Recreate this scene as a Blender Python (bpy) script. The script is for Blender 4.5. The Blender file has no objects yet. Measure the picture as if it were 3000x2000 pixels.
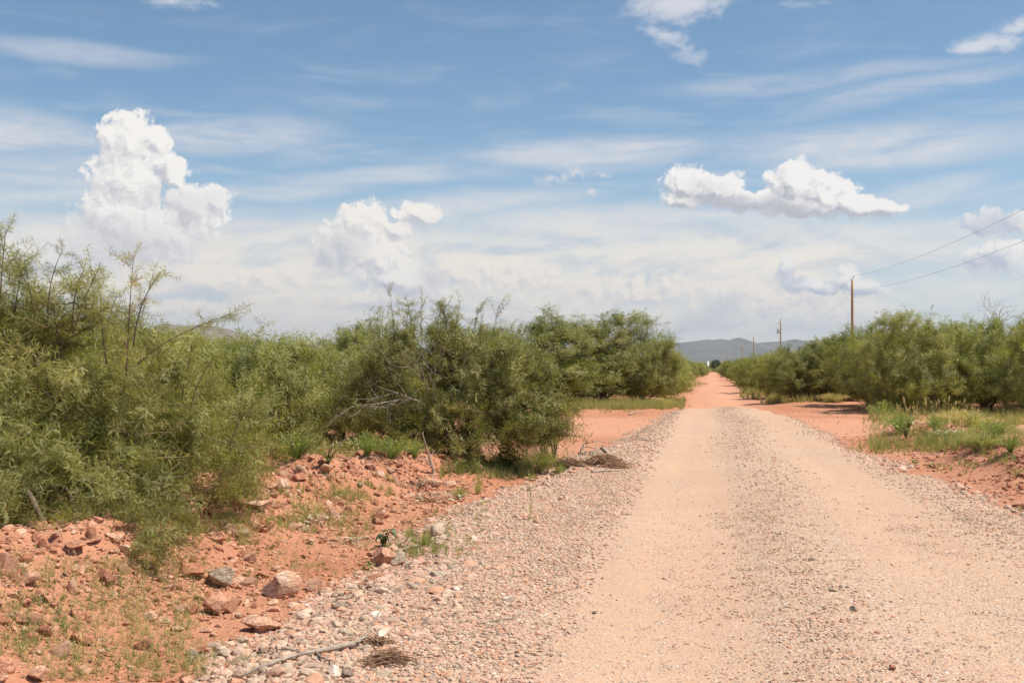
import bpy, math, random
import numpy as np
from mathutils import Vector, Matrix, Euler

# ------------------------------------------------------------------ camera, world, sun, exposure
scene = bpy.context.scene
F = 3333.33            # focal length in photo pixels (3000 px wide frame, 40 mm lens)
HZ = 1056.0            # photo row of the horizon
EYE = 1.6
cam_d = bpy.data.cameras.new("camera")
cam = bpy.data.objects.new("camera", cam_d)
scene.collection.objects.link(cam)
scene.camera = cam
cam_d.lens = 40.0
cam_d.sensor_width = 36.0
cam_d.clip_start = 0.1
cam_d.clip_end = 60000
cam_d.shift_y = (HZ - 1000.0) / 3000.0
cam.location = (0, 0, EYE)
cam.rotation_euler = (math.radians(90), 0, 0)

SUN_EL, SUN_AZ = 60.0, 100.0      # degrees; azimuth clockwise from the viewing direction
sun_dir = Vector((math.sin(math.radians(SUN_AZ)) * math.cos(math.radians(SUN_EL)),
                  math.cos(math.radians(SUN_AZ)) * math.cos(math.radians(SUN_EL)),
                  math.sin(math.radians(SUN_EL))))
sun_l = bpy.data.lights.new("sun", 'SUN')
sun_l.energy = 5.0
sun_l.angle = math.radians(0.55)
sun_l.color = (1.0, 0.91, 0.765)
sun = bpy.data.objects.new("sun", sun_l)
scene.collection.objects.link(sun)
sun.rotation_euler = sun_dir.to_track_quat('Z', 'Y').to_euler()
sun.location = (20, 0, 60)

scene.view_settings.view_transform = 'Standard'
scene.view_settings.look = 'None'
scene.view_settings.exposure = 0.35
scene.view_settings.gamma = 1.0
scene.view_settings.use_curve_mapping = False
scene.render.engine = 'CYCLES'
scene.cycles.max_bounces = 6
scene.cycles.diffuse_bounces = 3
scene.cycles.glossy_bounces = 2
scene.cycles.transmission_bounces = 4
scene.cycles.transparent_max_bounces = 8
scene.cycles.volume_bounces = 0
scene.cycles.use_fast_gi = False
scene.cycles.sample_clamp_indirect = 6.0
scene.cycles.use_denoising = True
scene.cycles.use_adaptive_sampling = True
scene.cycles.adaptive_threshold = 0.015


class NT:
    """small helper for building node trees"""
    def __init__(self, tree):
        self.t = tree
        self.n = tree.nodes
        self.l = tree.links

    def new(self, typ, **kw):
        nd = self.n.new(typ)
        for k, v in kw.items():
            setattr(nd, k, v)
        return nd

    def put(self, sock, v):
        if isinstance(v, bpy.types.NodeSocket):
            self.l.new(v, sock)
        elif v is not None:
            sock.default_value = v

    def math(self, op, a, b=None, c=None, clamp=False):
        nd = self.new('ShaderNodeMath', operation=op, use_clamp=clamp)
        for i, v in enumerate((a, b, c)):
            if v is not None:
                self.put(nd.inputs[i], v)
        return nd.outputs[0]

    def vmath(self, op, a, b=None, c=None, scale=None):
        nd = self.new('ShaderNodeVectorMath', operation=op)
        for i, v in enumerate((a, b, c)):
            if v is not None:
                self.put(nd.inputs[i], v)
        if scale is not None:
            self.put(nd.inputs['Scale'], scale)
        return nd.outputs['Value'] if op in ('LENGTH', 'DOT_PRODUCT', 'DISTANCE') else nd.outputs['Vector']

    def mix(self, f, a, b, blend='MIX'):
        nd = self.new('ShaderNodeMix', data_type='RGBA', blend_type=blend)
        nd.clamp_factor = True
        self.put(nd.inputs[0], f)
        self.put(nd.inputs[6], a)
        self.put(nd.inputs[7], b)
        return nd.outputs[2]

    def ramp(self, f, stops, interp='LINEAR'):
        nd = self.new('ShaderNodeValToRGB')
        cr = nd.color_ramp
        cr.interpolation = interp
        while len(cr.elements) > 1:
            cr.elements.remove(cr.elements[-1])
        cr.elements[0].position = stops[0][0]
        cr.elements[0].color = tuple(stops[0][1]) + ((1,) if len(stops[0][1]) == 3 else ())
        for p, c in stops[1:]:
            e = cr.elements.new(p)
            e.color = tuple(c) + ((1,) if len(c) == 3 else ())
        self.put(nd.inputs[0], f)
        return nd.outputs[0]

    def sstep(self, v, a, b, lo=0.0, hi=1.0):
        nd = self.new('ShaderNodeMapRange', interpolation_type='SMOOTHSTEP')
        self.put(nd.inputs[0], v)
        for i, x in enumerate((a, b, lo, hi)):
            self.put(nd.inputs[i + 1], x)
        return nd.outputs[0]

    def noise(self, vec, scale, detail=5, rough=0.55, dist=0.0, dim='3D', lac=2.0):
        nd = self.new('ShaderNodeTexNoise', noise_dimensions=dim)
        if vec is not None:
            self.put(nd.inputs['Vector'], vec)
        nd.inputs['Scale'].default_value = scale
        nd.inputs['Detail'].default_value = detail
        nd.inputs['Roughness'].default_value = rough
        nd.inputs['Lacunarity'].default_value = lac
        nd.inputs['Distortion'].default_value = dist
        return nd

    def voro(self, vec, scale, feature='F1', detail=0, rough=0.5, dim='3D', rnd=1.0):
        nd = self.new('ShaderNodeTexVoronoi', voronoi_dimensions=dim, feature=feature)
        if vec is not None:
            self.put(nd.inputs['Vector'], vec)
        nd.inputs['Scale'].default_value = scale
        if 'Detail' in nd.inputs:
            nd.inputs['Detail'].default_value = detail
            nd.inputs['Roughness'].default_value = rough
        nd.inputs['Randomness'].default_value = rnd
        return nd


def lin(r, g, b):
    return tuple((c / 255.0 / 12.92 if c / 255.0 <= 0.04045 else ((c / 255.0 + 0.055) / 1.055) ** 2.4) for c in (r, g, b))


def sky_pt(px, py):
    """photo direction -> (azimuth, elevation) in degrees"""
    x, z = (px - 1500.0) / F, (HZ - py) / F
    return math.degrees(math.atan2(x, 1.0)), math.degrees(math.atan2(z, math.hypot(x, 1.0)))


def build_world():
    w = bpy.data.worlds.new("World")
    scene.world = w
    w.use_nodes = True
    t = NT(w.node_tree)
    for nd in list(t.n):
        t.n.remove(nd)
    out = t.new('ShaderNodeOutputWorld')
    bg = t.new('ShaderNodeBackground')
    bg.inputs['Strength'].default_value = 0.10
    t.l.new(bg.outputs[0], out.inputs[0])
    sky = t.new('ShaderNodeTexSky', sky_type='NISHITA', sun_disc=False)
    sky.sun_elevation = math.radians(SUN_EL)
    sky.sun_rotation = math.radians(SUN_AZ)
    sky.altitude = 1400
    sky.air_density = 1.0
    sky.dust_density = 0.6
    sky.ozone_density = 1.6
    tc = t.new('ShaderNodeTexCoord')
    sp = t.new('ShaderNodeSeparateXYZ')
    t.l.new(tc.outputs['Generated'], sp.inputs[0])
    az = t.math('MULTIPLY', t.math('ARCTAN2', sp.outputs[0], sp.outputs[1]), 57.29578)
    el = t.math('MULTIPLY', t.math('ARCSINE', sp.outputs[2]), 57.29578)
    cb = t.new('ShaderNodeCombineXYZ')
    t.l.new(az, cb.inputs[0])
    t.l.new(el, cb.inputs[1])
    P = cb.outputs[0]
    DEG = 58.2     # photo pixels per degree
    K = 10.0 / 2 ** scene.view_settings.exposure      # picture value -> emission value

    def ell(Pv, px, py, rx, ry, rot=0.0):
        """distance from an ellipse centre, 1 on its rim"""
        a, e = sky_pt(px, py)
        v = t.vmath('ADD', Pv, (-a, -e, 0))
        if rot:
            nd = t.new('ShaderNodeVectorRotate', rotation_type='Z_AXIS')
            t.put(nd.inputs['Vector'], v)
            nd.inputs['Angle'].default_value = math.radians(-rot)
            v = nd.outputs[0]
        v = t.vmath('MULTIPLY', v, (DEG / rx, DEG / ry, 0))
        return t.vmath('LENGTH', v)

    # ---- clear air
    air = t.mix(1.0, sky.outputs[0], (0.80, 0.95, 0.95, 1), 'MULTIPLY')
    haze = t.sstep(el, 14.0, 1.0)
    col = t.mix(t.math('MULTIPLY', haze, 0.38), air, tuple(c * K for c in lin(205, 214, 222)) + (1,))

    # ---- thin high cloud: named streaks times stretched fibre noise
    wob = t.noise(t.vmath('MULTIPLY', P, (0.10, 0.25, 0)), 1.0, 3, 0.5)
    Pw = t.vmath('ADD', P, t.vmath('MULTIPLY', t.vmath('SUBTRACT', wob.outputs['Color'], (0.5, 0.5, 0.5)), (5.0, 1.6, 0)))
    fib = t.noise(t.vmath('MULTIPLY', Pw, (0.16, 0.95, 0)), 1.0, 6, 0.58, 0.35)
    fine = t.noise(t.vmath('MULTIPLY', Pw, (0.8, 2.2, 0)), 1.0, 5, 0.62)
    streaks = [  # px, py, rx, ry, rotation, strength
        (60, 400, 380, 120, -6, .95), (60, 540, 400, 75, 0, .85), (700, 395, 400, 75, 5, .85),
        (1150, 520, 480, 40, 1, .75), (800, 552, 380, 42, 2, .6), (1720, 445, 520, 70, 3, .95),
        (2560, 420, 640, 85, -2, .95), (2350, 232, 620, 40, 3, .55), (2650, 262, 400, 45, 9, .5),
        (250, 152, 460, 40, 1, .6), (1330, 600, 560, 50, 4, .8), (1850, 640, 700, 75, 1, .9),
        (2700, 560, 280, 55, 10, .6), (2600, 730, 420, 55, 2, .75), (900, 700, 600, 80, 0, .85),
        (150, 690, 420, 70, 0, .7), (2450, 690, 900, 60, 0, .6), (2750, 850, 400, 60, 0, .55)]
    acc = None
    for px, py, rx, ry, ro, s in streaks:
        m = ell(Pw, px, py, rx, ry, ro)
        v = t.math('MULTIPLY', t.sstep(m, 1.0, 0.25), s)
        acc = v if acc is None else t.math('MAXIMUM', acc, v)
    cir = t.math('MULTIPLY', acc, t.sstep(fib.outputs[0], 0.26, 0.60, 0.28, 1.0))
    cir = t.math('MULTIPLY', cir, t.sstep(fine.outputs[0], 0.25, 0.7, 0.72, 1.0), clamp=True)
    gen = t.math('MULTIPLY', t.sstep(fib.outputs[0], 0.45, 0.8), t.sstep(el, 19, 5, 0.12, 0.6))
    cir = t.math('MAXIMUM', cir, gen)
    cir_c = t.mix(t.sstep(el, 2, 16), tuple(c * K for c in lin(236, 234, 232)) + (1,), tuple(c * K for c in lin(206, 212, 224)) + (1,))
    col = t.mix(t.math('MULTIPLY', cir, 1.05, clamp=True), col, cir_c)

    # ---- mottled puffs near the top of the picture
    mot = t.noise(t.vmath('MULTIPLY', P, (0.9, 1.7, 0)), 1.0, 7, 0.62, 0.3)
    acc = None
    for px, py, rx, ry, ro, s in [(1990, 10, 230, 85, 3, 1.0), (1950, 105, 150, 45, -12, .62), (2010, 155, 130, 60, -25, .6),
                                  (2890, 130, 150, 42, 2, .95), (2990, 70, 130, 50, 18, .7), (520, 5, 200, 40, 0, .6),
                                  (2350, 15, 160, 30, 0, .45)]:
        m = ell(P, px, py, rx, ry, ro)
        v = t.math('MULTIPLY', t.math('SUBTRACT', 1.0, m, clamp=True), s * 1.25)
        acc = v if acc is None else t.math('MAXIMUM', acc, v)
    mv = t.sstep(t.math('ADD', acc, t.math('MULTIPLY', t.math('SUBTRACT', mot.outputs[0], 0.5), 1.3)), 0.25, 1.0)
    mv = t.math('MULTIPLY', mv, t.sstep(acc, 0.0, 0.25))
    col = t.mix(t.math('MULTIPLY', mv, 0.85), col, tuple(c * K for c in lin(222, 223, 230)) + (1,))

    SX, SY = 0.62, 0.78      # sun side of a cloud, in azimuth / elevation

    wn = t.noise(P, 0.75, 4, 0.6, dim='2D')
    PW = t.vmath('ADD', P, t.vmath('MULTIPLY', t.vmath('SUBTRACT', wn.outputs['Color'], (0.5, 0.5, 0.5)), (0.9, 0.9, 0)))
    wn2 = t.noise(P, 5.0, 2, 0.6, dim='2D')
    PV = t.vmath('ADD', PW, t.vmath('MULTIPLY', t.vmath('SUBTRACT', wn2.outputs['Color'], (0.5, 0.5, 0.5)), (0.22, 0.22, 0)))
    DEL = 0.34
    OFF = (SX * DEL, SY * DEL, 0)
    PWs = t.vmath('ADD', PW, OFF)
    V0 = t.math('SUBTRACT', 0.45, t.voro(PV, 1.35, 'F1', 3, 0.6, '2D').outputs['Distance'])
    V1 = t.math('SUBTRACT', 0.45, t.voro(t.vmath('ADD', PV, OFF), 1.35, 'F1', 3, 0.6, '2D').outputs['Distance'])

    def cumulus(col, blobs, amp, soft, lit, shade, gain, shade_spots=(), strength=1.0, base=0.6, big=1.0):
        def field(Pv):
            acc = None
            for b in blobs:
                m = ell(Pv, *b)
                acc = m if acc is None else t.math('SMOOTH_MIN', acc, m, 0.15)
            return t.math('SUBTRACT', 1.0, acc)
        f0, f1 = field(PW), field(PWs)
        h0 = t.math('MULTIPLY_ADD', V0, amp, f0)
        dV = t.math('MULTIPLY', t.math('SUBTRACT', V0, V1), amp)
        dF = t.math('MULTIPLY', t.math('SUBTRACT', f0, f1), big)
        light = t.math('MULTIPLY_ADD', t.math('ADD', dV, dF), gain, base, clamp=True)
        if shade_spots:  # painted cloud shade: soft ellipses that pull the colour from lit towards grey
            acc = None
            for px, py, rx, ry, ro, s in shade_spots:
                v = t.math('MULTIPLY', t.sstep(ell(PW, px, py, rx, ry, ro), 1.0, 0.2), s)
                acc = v if acc is None else t.math('MAXIMUM', acc, v)
            light = t.math('MULTIPLY', light, t.math('SUBTRACT', 1.0, acc))
        a = t.sstep(h0, 0.0, t.math('MULTIPLY_ADD', t.math('SUBTRACT', 1.0, light), 0.16, soft))
        c = t.mix(light, tuple(x * K for x in lin(*shade)) + (1,), tuple(x * K for x in lin(*lit)) + (1,))
        return t.mix(t.math('MULTIPLY', a, strength), col, c)

    # ---- distant banks low over the horizon
    bk = t.noise(t.vmath('MULTIPLY', P, (0.16, 0.42, 0)), 1.0, 6, 0.58, 0.4)
    bk2 = t.noise(t.vmath('MULTIPLY', t.vmath('ADD', P, (SX * 0.6, SY * 0.6, 0)), (0.16, 0.42, 0)), 1.0, 6, 0.58, 0.4)
    veil = t.math('MULTIPLY', t.sstep(el, 8.2, 4.8), t.sstep(bk.outputs[0], 0.3, 0.55, 0.55, 0.95))
    veil = t.math('MULTIPLY', veil, t.sstep(az, 14.0, 21.0, 1.0, 0.45))
    vl = t.math('ADD', 0.85, t.math('MULTIPLY', t.math('SUBTRACT', bk.outputs[0], bk2.outputs[0]), 5.5), clamp=True)
    col = t.mix(veil, col, t.mix(vl, tuple(x * K for x in lin(210, 212, 219)) + (1,), tuple(x * K for x in lin(253, 243, 229)) + (1,)))

    bank = [(1480, 810, 300, 80, 0), (1850, 850, 420, 75, 0), (2200, 880, 330, 85, 0), (2480, 905, 190, 66, 0),
            (1150, 880, 420, 60, 0), (760, 820, 260, 62, 0), (300, 760, 330, 60, 0), (1370, 920, 600, 45, 0), (2000, 960, 500, 50, 0),
            (500, 900, 500, 55, 0)]
    col = cumulus(col, bank, 0.36, 0.55, (253, 243, 230), (204, 207, 215), 1.9,
                  shade_spots=[(1550, 880, 140, 26, 0, .6), (2110, 905, 110, 55, 20, .9), (2070, 950, 150, 40, 0, .7), (1880, 888, 120, 20, 0, .9), (1150, 900, 560, 20, 0, .8),
                         (450, 858, 500, 24, 0, .85), (2350, 985, 250, 40, 0, .6), (1990, 985, 160, 50, 0, .6), (1540, 850, 90, 20, 0, .5)], base=0.8, big=0.4)
    # ---- the cumulus towers
    tower = [(385, 425, 125, 118, 0), (330, 410, 60, 56, 0), (455, 415, 62, 70, 0), (375, 530, 150, 140, 0), (500, 500, 64, 62, 0), (350, 640, 150, 140, 0), (570, 610, 125, 96, -8),
             (430, 690, 230, 120, 0), (235, 730, 170, 90, 10), (130, 760, 160, 65, 0), (630, 590, 75, 50, 0)]
    col = cumulus(col, tower, 0.28, 0.20, (255, 251, 245), (207, 206, 212), 2.5,
                  shade_spots=[(560, 595, 170, 60, 0, .35), (330, 730, 340, 130, 0, .5), (230, 640, 70, 80, 0, .3), (470, 730, 160, 30, 0, .5),
                         (600, 715, 100, 50, 0, .4), (470, 560, 90, 24, 0, .4)], base=0.74)
    mid = [(1060, 655, 105, 80, 8), (1030, 720, 130, 110, 0), (1110, 760, 120, 110, 0), (1230, 630, 78, 50, -10), (1160, 620, 20, 16, 0), (1180, 820, 190, 66, -12),
           (970, 740, 80, 90, 0), (1165, 670, 60, 40, 0)]
    col = cumulus(col, mid, 0.28, 0.2, (254, 248, 240), (205, 205, 212), 2.4,
                  shade_spots=[(985, 735, 120, 85, 10, .6), (1080, 850, 260, 38, -4, .95), (1270, 810, 80, 60, -20, .7), (1250, 665, 90, 40, 0, .3)], base=0.74)
    pair = [(2010, 540, 100, 66, 5), (2100, 555, 120, 70, 0), (2200, 585, 130, 50, 0), (2330, 535, 112, 80, 0), (2410, 565, 150, 84, -14),
            (2490, 600, 130, 52, -15), (2580, 612, 100, 36, -8), (2350, 605, 190, 50, 0), (2000, 585, 80, 40, 0)]
    col = cumulus(col, pair, 0.30, 0.24, (253, 250, 246), (186, 186, 195), 2.3,
                  shade_spots=[(2120, 590, 180, 34, -5, .8), (2280, 610, 170, 46, -8, .85), (2400, 640, 290, 30, -2, 1.0), (2060, 550, 100, 36, 0, .25)], base=0.72)
    small = [(2300, 785, 36, 46, 10), (2330, 832, 70, 40, -20), (2400, 845, 90, 28, 0), (2480, 822, 56, 58, 0), (2530, 845, 95, 34, -8),
             (2940, 745, 120, 75, 0), (2880, 760, 80, 50, 0), (3000, 660, 90, 46, 0), (2880, 650, 90, 46, 0)]
    col = cumulus(col, small, 0.36, 0.3, (250, 246, 241), (184, 193, 211), 2.1,
                  shade_spots=[(2320, 815, 66, 50, 0, .6), (2450, 862, 200, 26, 0, .9), (2900, 660, 130, 50, 0, .7), (2900, 770, 90, 50, 0, .6)], base=0.66, strength=1.0)
    puff = [(1600, 525, 66, 30, -5), (1680, 515, 90, 26, 8), (1760, 512, 46, 18, 0), (1730, 565, 32, 14, 0)]
    col = cumulus(col, puff, 0.6, 0.8, (226, 223, 226), (206, 208, 217), 1.5, base=0.6, strength=0.8)

    low = t.sstep(el, 1.6, -0.5)
    col = t.mix(t.math('MULTIPLY', low, 0.4), col, tuple(x * K for x in lin(228, 225, 222)) + (1,))
    t.l.new(col, bg.inputs['Color'])
    w.cycles.sampling_method = 'MANUAL'
    w.cycles.sample_map_resolution = 512


build_world()

# ------------------------------------------------------------------ helpers for building meshes
rng = np.random.default_rng(7)


def _hash(ix, iy, seed):
    n = (ix.astype(np.int64) * 374761393 + iy.astype(np.int64) * 668265263 + seed * 1442695041) & 0xFFFFFFFF
    n = ((n ^ (n >> 13)) * 1274126177) & 0xFFFFFFFF
    n = n ^ (n >> 16)
    return (n & 0xFFFF) / 65535.0


def vnoise(x, y, seed=0):
    ix, iy = np.floor(x), np.floor(y)
    fx, fy = x - ix, y - iy
    fx, fy = fx * fx * (3 - 2 * fx), fy * fy * (3 - 2 * fy)
    a, b = _hash(ix, iy, seed), _hash(ix + 1, iy, seed)
    c, d = _hash(ix, iy + 1, seed), _hash(ix + 1, iy + 1, seed)
    return (a + (b - a) * fx) * (1 - fy) + (c + (d - c) * fx) * fy


def fbm(x, y, oct=4, seed=0, gain=0.5):
    s, a, t = 0, 1.0, 0
    for i in range(oct):
        s = s + a * vnoise(x * 2 ** i + 17.3 * i, y * 2 ** i - 9.1 * i, seed + i)
        t += a
        a *= gain
    return s / t


def link(o):
    scene.collection.objects.link(o)
    return o


def tag(o, label=None, cat=None, group=None, kind=None):
    if label:
        o['label'] = label
    if cat:
        o['category'] = cat
    if group:
        o['group'] = group
    if kind:
        o['kind'] = kind
    return o


def empty(name, loc=(0, 0, 0), rz=0.0, scale=1.0):
    o = bpy.data.objects.new(name, None)
    o.location = loc
    o.rotation_euler = (0, 0, rz)
    if not np.isscalar(scale):
        o.scale = scale
    else:
        o.scale = (scale,) * 3
    o.empty_display_size = 0.2
    return link(o)


def mesh_np(name, V, faces, mat, smooth=False, attrs=None):
    """V (n,3); faces: (m,3) or (m,4) array, or a list of such arrays"""
    me = bpy.data.meshes.new(name)
    fl = faces if isinstance(faces, list) else [faces]
    fl = [np.asarray(f, dtype=np.int32) for f in fl if len(f)]
    tot = np.concatenate([np.full(len(f), f.shape[1], dtype=np.int32) for f in fl])
    idx = np.concatenate([f.ravel() for f in fl])
    st = np.concatenate([[0], np.cumsum(tot)[:-1]]).astype(np.int32)
    me.vertices.add(len(V))
    me.vertices.foreach_set('co', np.ascontiguousarray(V, dtype=np.float32).ravel())
    me.loops.add(len(idx))
    me.loops.foreach_set('vertex_index', idx)
    me.polygons.add(len(tot))
    me.polygons.foreach_set('loop_start', st)
    me.polygons.foreach_set('loop_total', tot)
    me.polygons.foreach_set('use_smooth', np.full(len(tot), bool(smooth)))
    me.update(calc_edges=True)
    for k, v in (attrs or {}).items():
        v = np.asarray(v, dtype=np.float32)
        if v.ndim == 1:
            a = me.attributes.new(k, 'FLOAT', 'POINT')
            a.data.foreach_set('value', v)
        else:
            a = me.attributes.new(k, 'FLOAT_COLOR', 'POINT')
            a.data.foreach_set('color', np.hstack([v, np.ones((len(v), 1), dtype=np.float32)]).ravel())
    for m in (mat if isinstance(mat, (list, tuple)) else [mat]):
        me.materials.append(m)
    return me


def obj(name, me, parent=None, loc=None, rz=0.0):
    o = bpy.data.objects.new(name, me)
    if parent is not None:
        o.parent = parent
    if loc is not None:
        o.location = loc
    if rz:
        o.rotation_euler = (0, 0, rz)
    return link(o)


def grid_faces(nr, nc):
    i = np.arange(nr - 1)[:, None] * nc + np.arange(nc - 1)[None, :]
    i = i.ravel()
    return np.stack([i, i + 1, i + 1 + nc, i + nc], 1)


class Bag:
    """collects geometry pieces into one mesh"""
    def __init__(self):
        self.V, self.Q, self.T, self.A, self.n = [], [], [], [], 0

    def add(self, V, Q=None, T=None, tint=0.5):
        V = np.asarray(V, dtype=np.float32)
        if Q is not None and len(Q):
            self.Q.append(np.asarray(Q) + self.n)
        if T is not None and len(T):
            self.T.append(np.asarray(T) + self.n)
        self.V.append(V)
        self.A.append(np.broadcast_to(np.asarray(tint, dtype=np.float32), (len(V),)) if np.ndim(tint) < 2 else tint)
        self.n += len(V)

    def tube(self, pts, rad, sides=5, tint=0.5, cap=True):
        pts = np.asarray(pts, dtype=float)
        rad = np.broadcast_to(np.asarray(rad, dtype=float), (len(pts),))
        tg = np.gradient(pts, axis=0)
        tg /= np.linalg.norm(tg, axis=1)[:, None] + 1e-9
        up = np.array([0.31, 0.17, 0.93]) if abs(tg[0][2]) < 0.9 else np.array([1.0, 0.2, 0.1])
        a = np.cross(tg, up)
        a /= np.linalg.norm(a, axis=1)[:, None] + 1e-9
        b = np.cross(tg, a)
        an = np.linspace(0, 2 * np.pi, sides, endpoint=False)
        V = pts[:, None, :] + rad[:, None, None] * (np.cos(an)[None, :, None] * a[:, None, :] + np.sin(an)[None, :, None] * b[:, None, :])
        n = len(pts)
        i = np.arange(n - 1)[:, None] * sides
        j = np.arange(sides)[None, :]
        k = (j + 1) % sides
        Q = np.stack([(i + j).ravel(), (i + k).ravel(), (i + sides + k).ravel(), (i + sides + j).ravel()], 1)
        V = V.reshape(-1, 3)
        T = None
        if cap:
            V = np.vstack([V, pts[0], pts[-1]])
            c0, c1 = n * sides, n * sides + 1
            jj = np.arange(sides)
            kk = (jj + 1) % sides
            T = np.vstack([np.stack([kk, jj, np.full(sides, c0)], 1),
                           np.stack([(n - 1) * sides + jj, (n - 1) * sides + kk, np.full(sides, c1)], 1)])
        self.add(V, Q, T, tint)

    def mesh(self, name, mat, smooth=False):
        fl = []
        if self.Q:
            fl.append(np.concatenate(self.Q))
        if self.T:
            fl.append(np.concatenate(self.T))
        return mesh_np(name, np.concatenate(self.V), fl, mat, smooth, {'tint': np.concatenate(self.A)})

    def obj(self, name, mat, parent=None, smooth=False, loc=None):
        return obj(name, self.mesh(name, mat, smooth), parent, loc)


def instance(bag, tmpl, P, R, S, tints):
    """put copies of template (V,Q,T,tintarray) at P with rotation matrices R (n,3,3), scale S (n,) or (n,3)"""
    V, Q, T, A = tmpl
    n, m = len(P), len(V)
    if n == 0:
        return
    S = np.asarray(S)
    Vs = V[None] * (S[:, None, None] if S.ndim == 1 else S[:, None, :])
    W = np.einsum('nij,nmj->nmi', R, Vs) + P[:, None, :]
    off = (np.arange(n) * m)[:, None, None]
    Qn = (Q[None] + off).reshape(-1, 4) if Q is not None and len(Q) else None
    Tn = (T[None] + off).reshape(-1, 3) if T is not None and len(T) else None
    tt = (tints[:, None] + A[None]).ravel() if A is not None else np.repeat(tints, m)
    bag.add(W.reshape(-1, 3), Qn, Tn, tt)


def rot_from(dirs, roll):
    """matrices whose z column is dirs"""
    z = dirs / (np.linalg.norm(dirs, axis=1)[:, None] + 1e-9)
    up = np.where(np.abs(z[:, 2:3]) < 0.95, np.array([[0, 0, 1.0]]), np.array([[1.0, 0, 0]]))
    x = np.cross(up, z)
    x /= np.linalg.norm(x, axis=1)[:, None] + 1e-9
    y = np.cross(z, x)
    c, s = np.cos(roll)[:, None], np.sin(roll)[:, None]
    return np.stack([x * c + y * s, -x * s + y * c, z], 2)


def rot_z(a):
    c, s, o, l = np.cos(a), np.sin(a), np.zeros_like(a), np.ones_like(a)
    return np.stack([np.stack([c, -s, o], 1), np.stack([s, c, o], 1), np.stack([o, o, l], 1)], 1)


def rand_rot(r, n, tilt=1.0):
    ax = r.normal(size=(n, 3))
    ax[:, 2] *= 0.6
    d = np.array([0, 0, 1.0]) + ax * tilt * 0.5
    return rot_from(d, r.uniform(0, 6.283, n))


# ------------------------------------------------------------------ materials
def new_mat(name):
    m = bpy.data.materials.new(name)
    m.use_nodes = True
    t = NT(m.node_tree)
    for nd in list(t.n):
        t.n.remove(nd)
    out = t.new('ShaderNodeOutputMaterial')
    return m, t, out


def principled(t, out, col, rough=0.9, spec=0.2, normal=None, metal=0.0):
    b = t.new('ShaderNodeBsdfPrincipled')
    t.put(b.inputs['Base Color'], col if isinstance(col, bpy.types.NodeSocket) else tuple(col) + (1,))
    t.put(b.inputs['Roughness'], rough)
    b.inputs['Specular IOR Level'].default_value = spec
    b.inputs['Metallic'].default_value = metal
    if normal is not None:
        t.l.new(normal, b.inputs['Normal'])
    t.l.new(b.outputs[0], out.inputs[0])
    return b


def bump(t, h, dist, strength=1.0, normal=None):
    nd = t.new('ShaderNodeBump')
    nd.inputs['Distance'].default_value = dist
    t.put(nd.inputs['Strength'], strength)
    t.put(nd.inputs['Height'], h)
    if normal is not None:
        t.l.new(normal, nd.inputs['Normal'])
    return nd.outputs[0]


def attr(t, name, out='Fac'):
    nd = t.new('ShaderNodeAttribute')
    nd.attribute_name = name
    return nd.outputs[out]


def C4(c):
    return tuple(c) + (1,)


RED = (0.455, 0.197, 0.114)
RED_D = (0.33, 0.128, 0.072)
RED_L = (0.53, 0.268, 0.168)


def mat_ground():
    m, t, out = new_mat("red soil")
    tc = t.new('ShaderNodeTexCoord')
    P = tc.outputs['Object']
    big = t.noise(P, 0.35, 5, 0.6)
    med = t.noise(P, 3.0, 6, 0.65)
    fin = t.noise(P, 28.0, 5, 0.7)
    peb = t.voro(P, 26.0, 'F1', 0)
    c = t.mix(t.sstep(big.outputs[0], 0.3, 0.7), C4(RED), C4(RED_L))
    c = t.mix(t.math('MULTIPLY', t.sstep(med.outputs[0], 0.45, 0.75), 0.55), c, C4(RED_D))
    c = t.mix(t.math('MULTIPLY', t.sstep(fin.outputs[0], 0.5, 0.75), 0.35), c, C4((0.62, 0.33, 0.21)))
    # small stones in the soil
    bw = t.new('ShaderNodeSeparateColor')
    t.l.new(peb.outputs['Color'], bw.inputs[0])
    ston = t.math('MULTIPLY', t.sstep(peb.outputs['Distance'], 0.42, 0.25), t.math('GREATER_THAN', bw.outputs[0], 0.72))
    c = t.mix(t.math('MULTIPLY', ston, 0.6), c, t.mix(bw.outputs[1], C4((0.40, 0.20, 0.13)), C4((0.66, 0.45, 0.33))))
    far = attr(t, 'litter')
    c = t.mix(t.math('MULTIPLY', far, t.sstep(med.outputs[0], 0.35, 0.6)), c, C4((0.20, 0.12, 0.065)))
    ros = attr(t, 'smooth')
    c = t.mix(t.math('MULTIPLY', ros, 0.75), c, C4((0.475, 0.235, 0.15)))
    trk = attr(t, 'worn')
    c = t.mix(t.math('MULTIPLY', trk, t.sstep(med.outputs[0], 0.3, 0.7, 0.55, 0.95)), c, C4((0.56, 0.305, 0.20)))
    h = t.math('ADD', t.math('MULTIPLY', med.outputs[0], 0.9), t.math('ADD', t.math('MULTIPLY', fin.outputs[0], 0.22), t.math('MULTIPLY', ston, 0.12)))
    principled(t, out, c, 0.95, 0.1, bump(t, h, 0.10, t.sstep(ros, 0.0, 1.0, 0.9, 0.3)))
    return m


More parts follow.
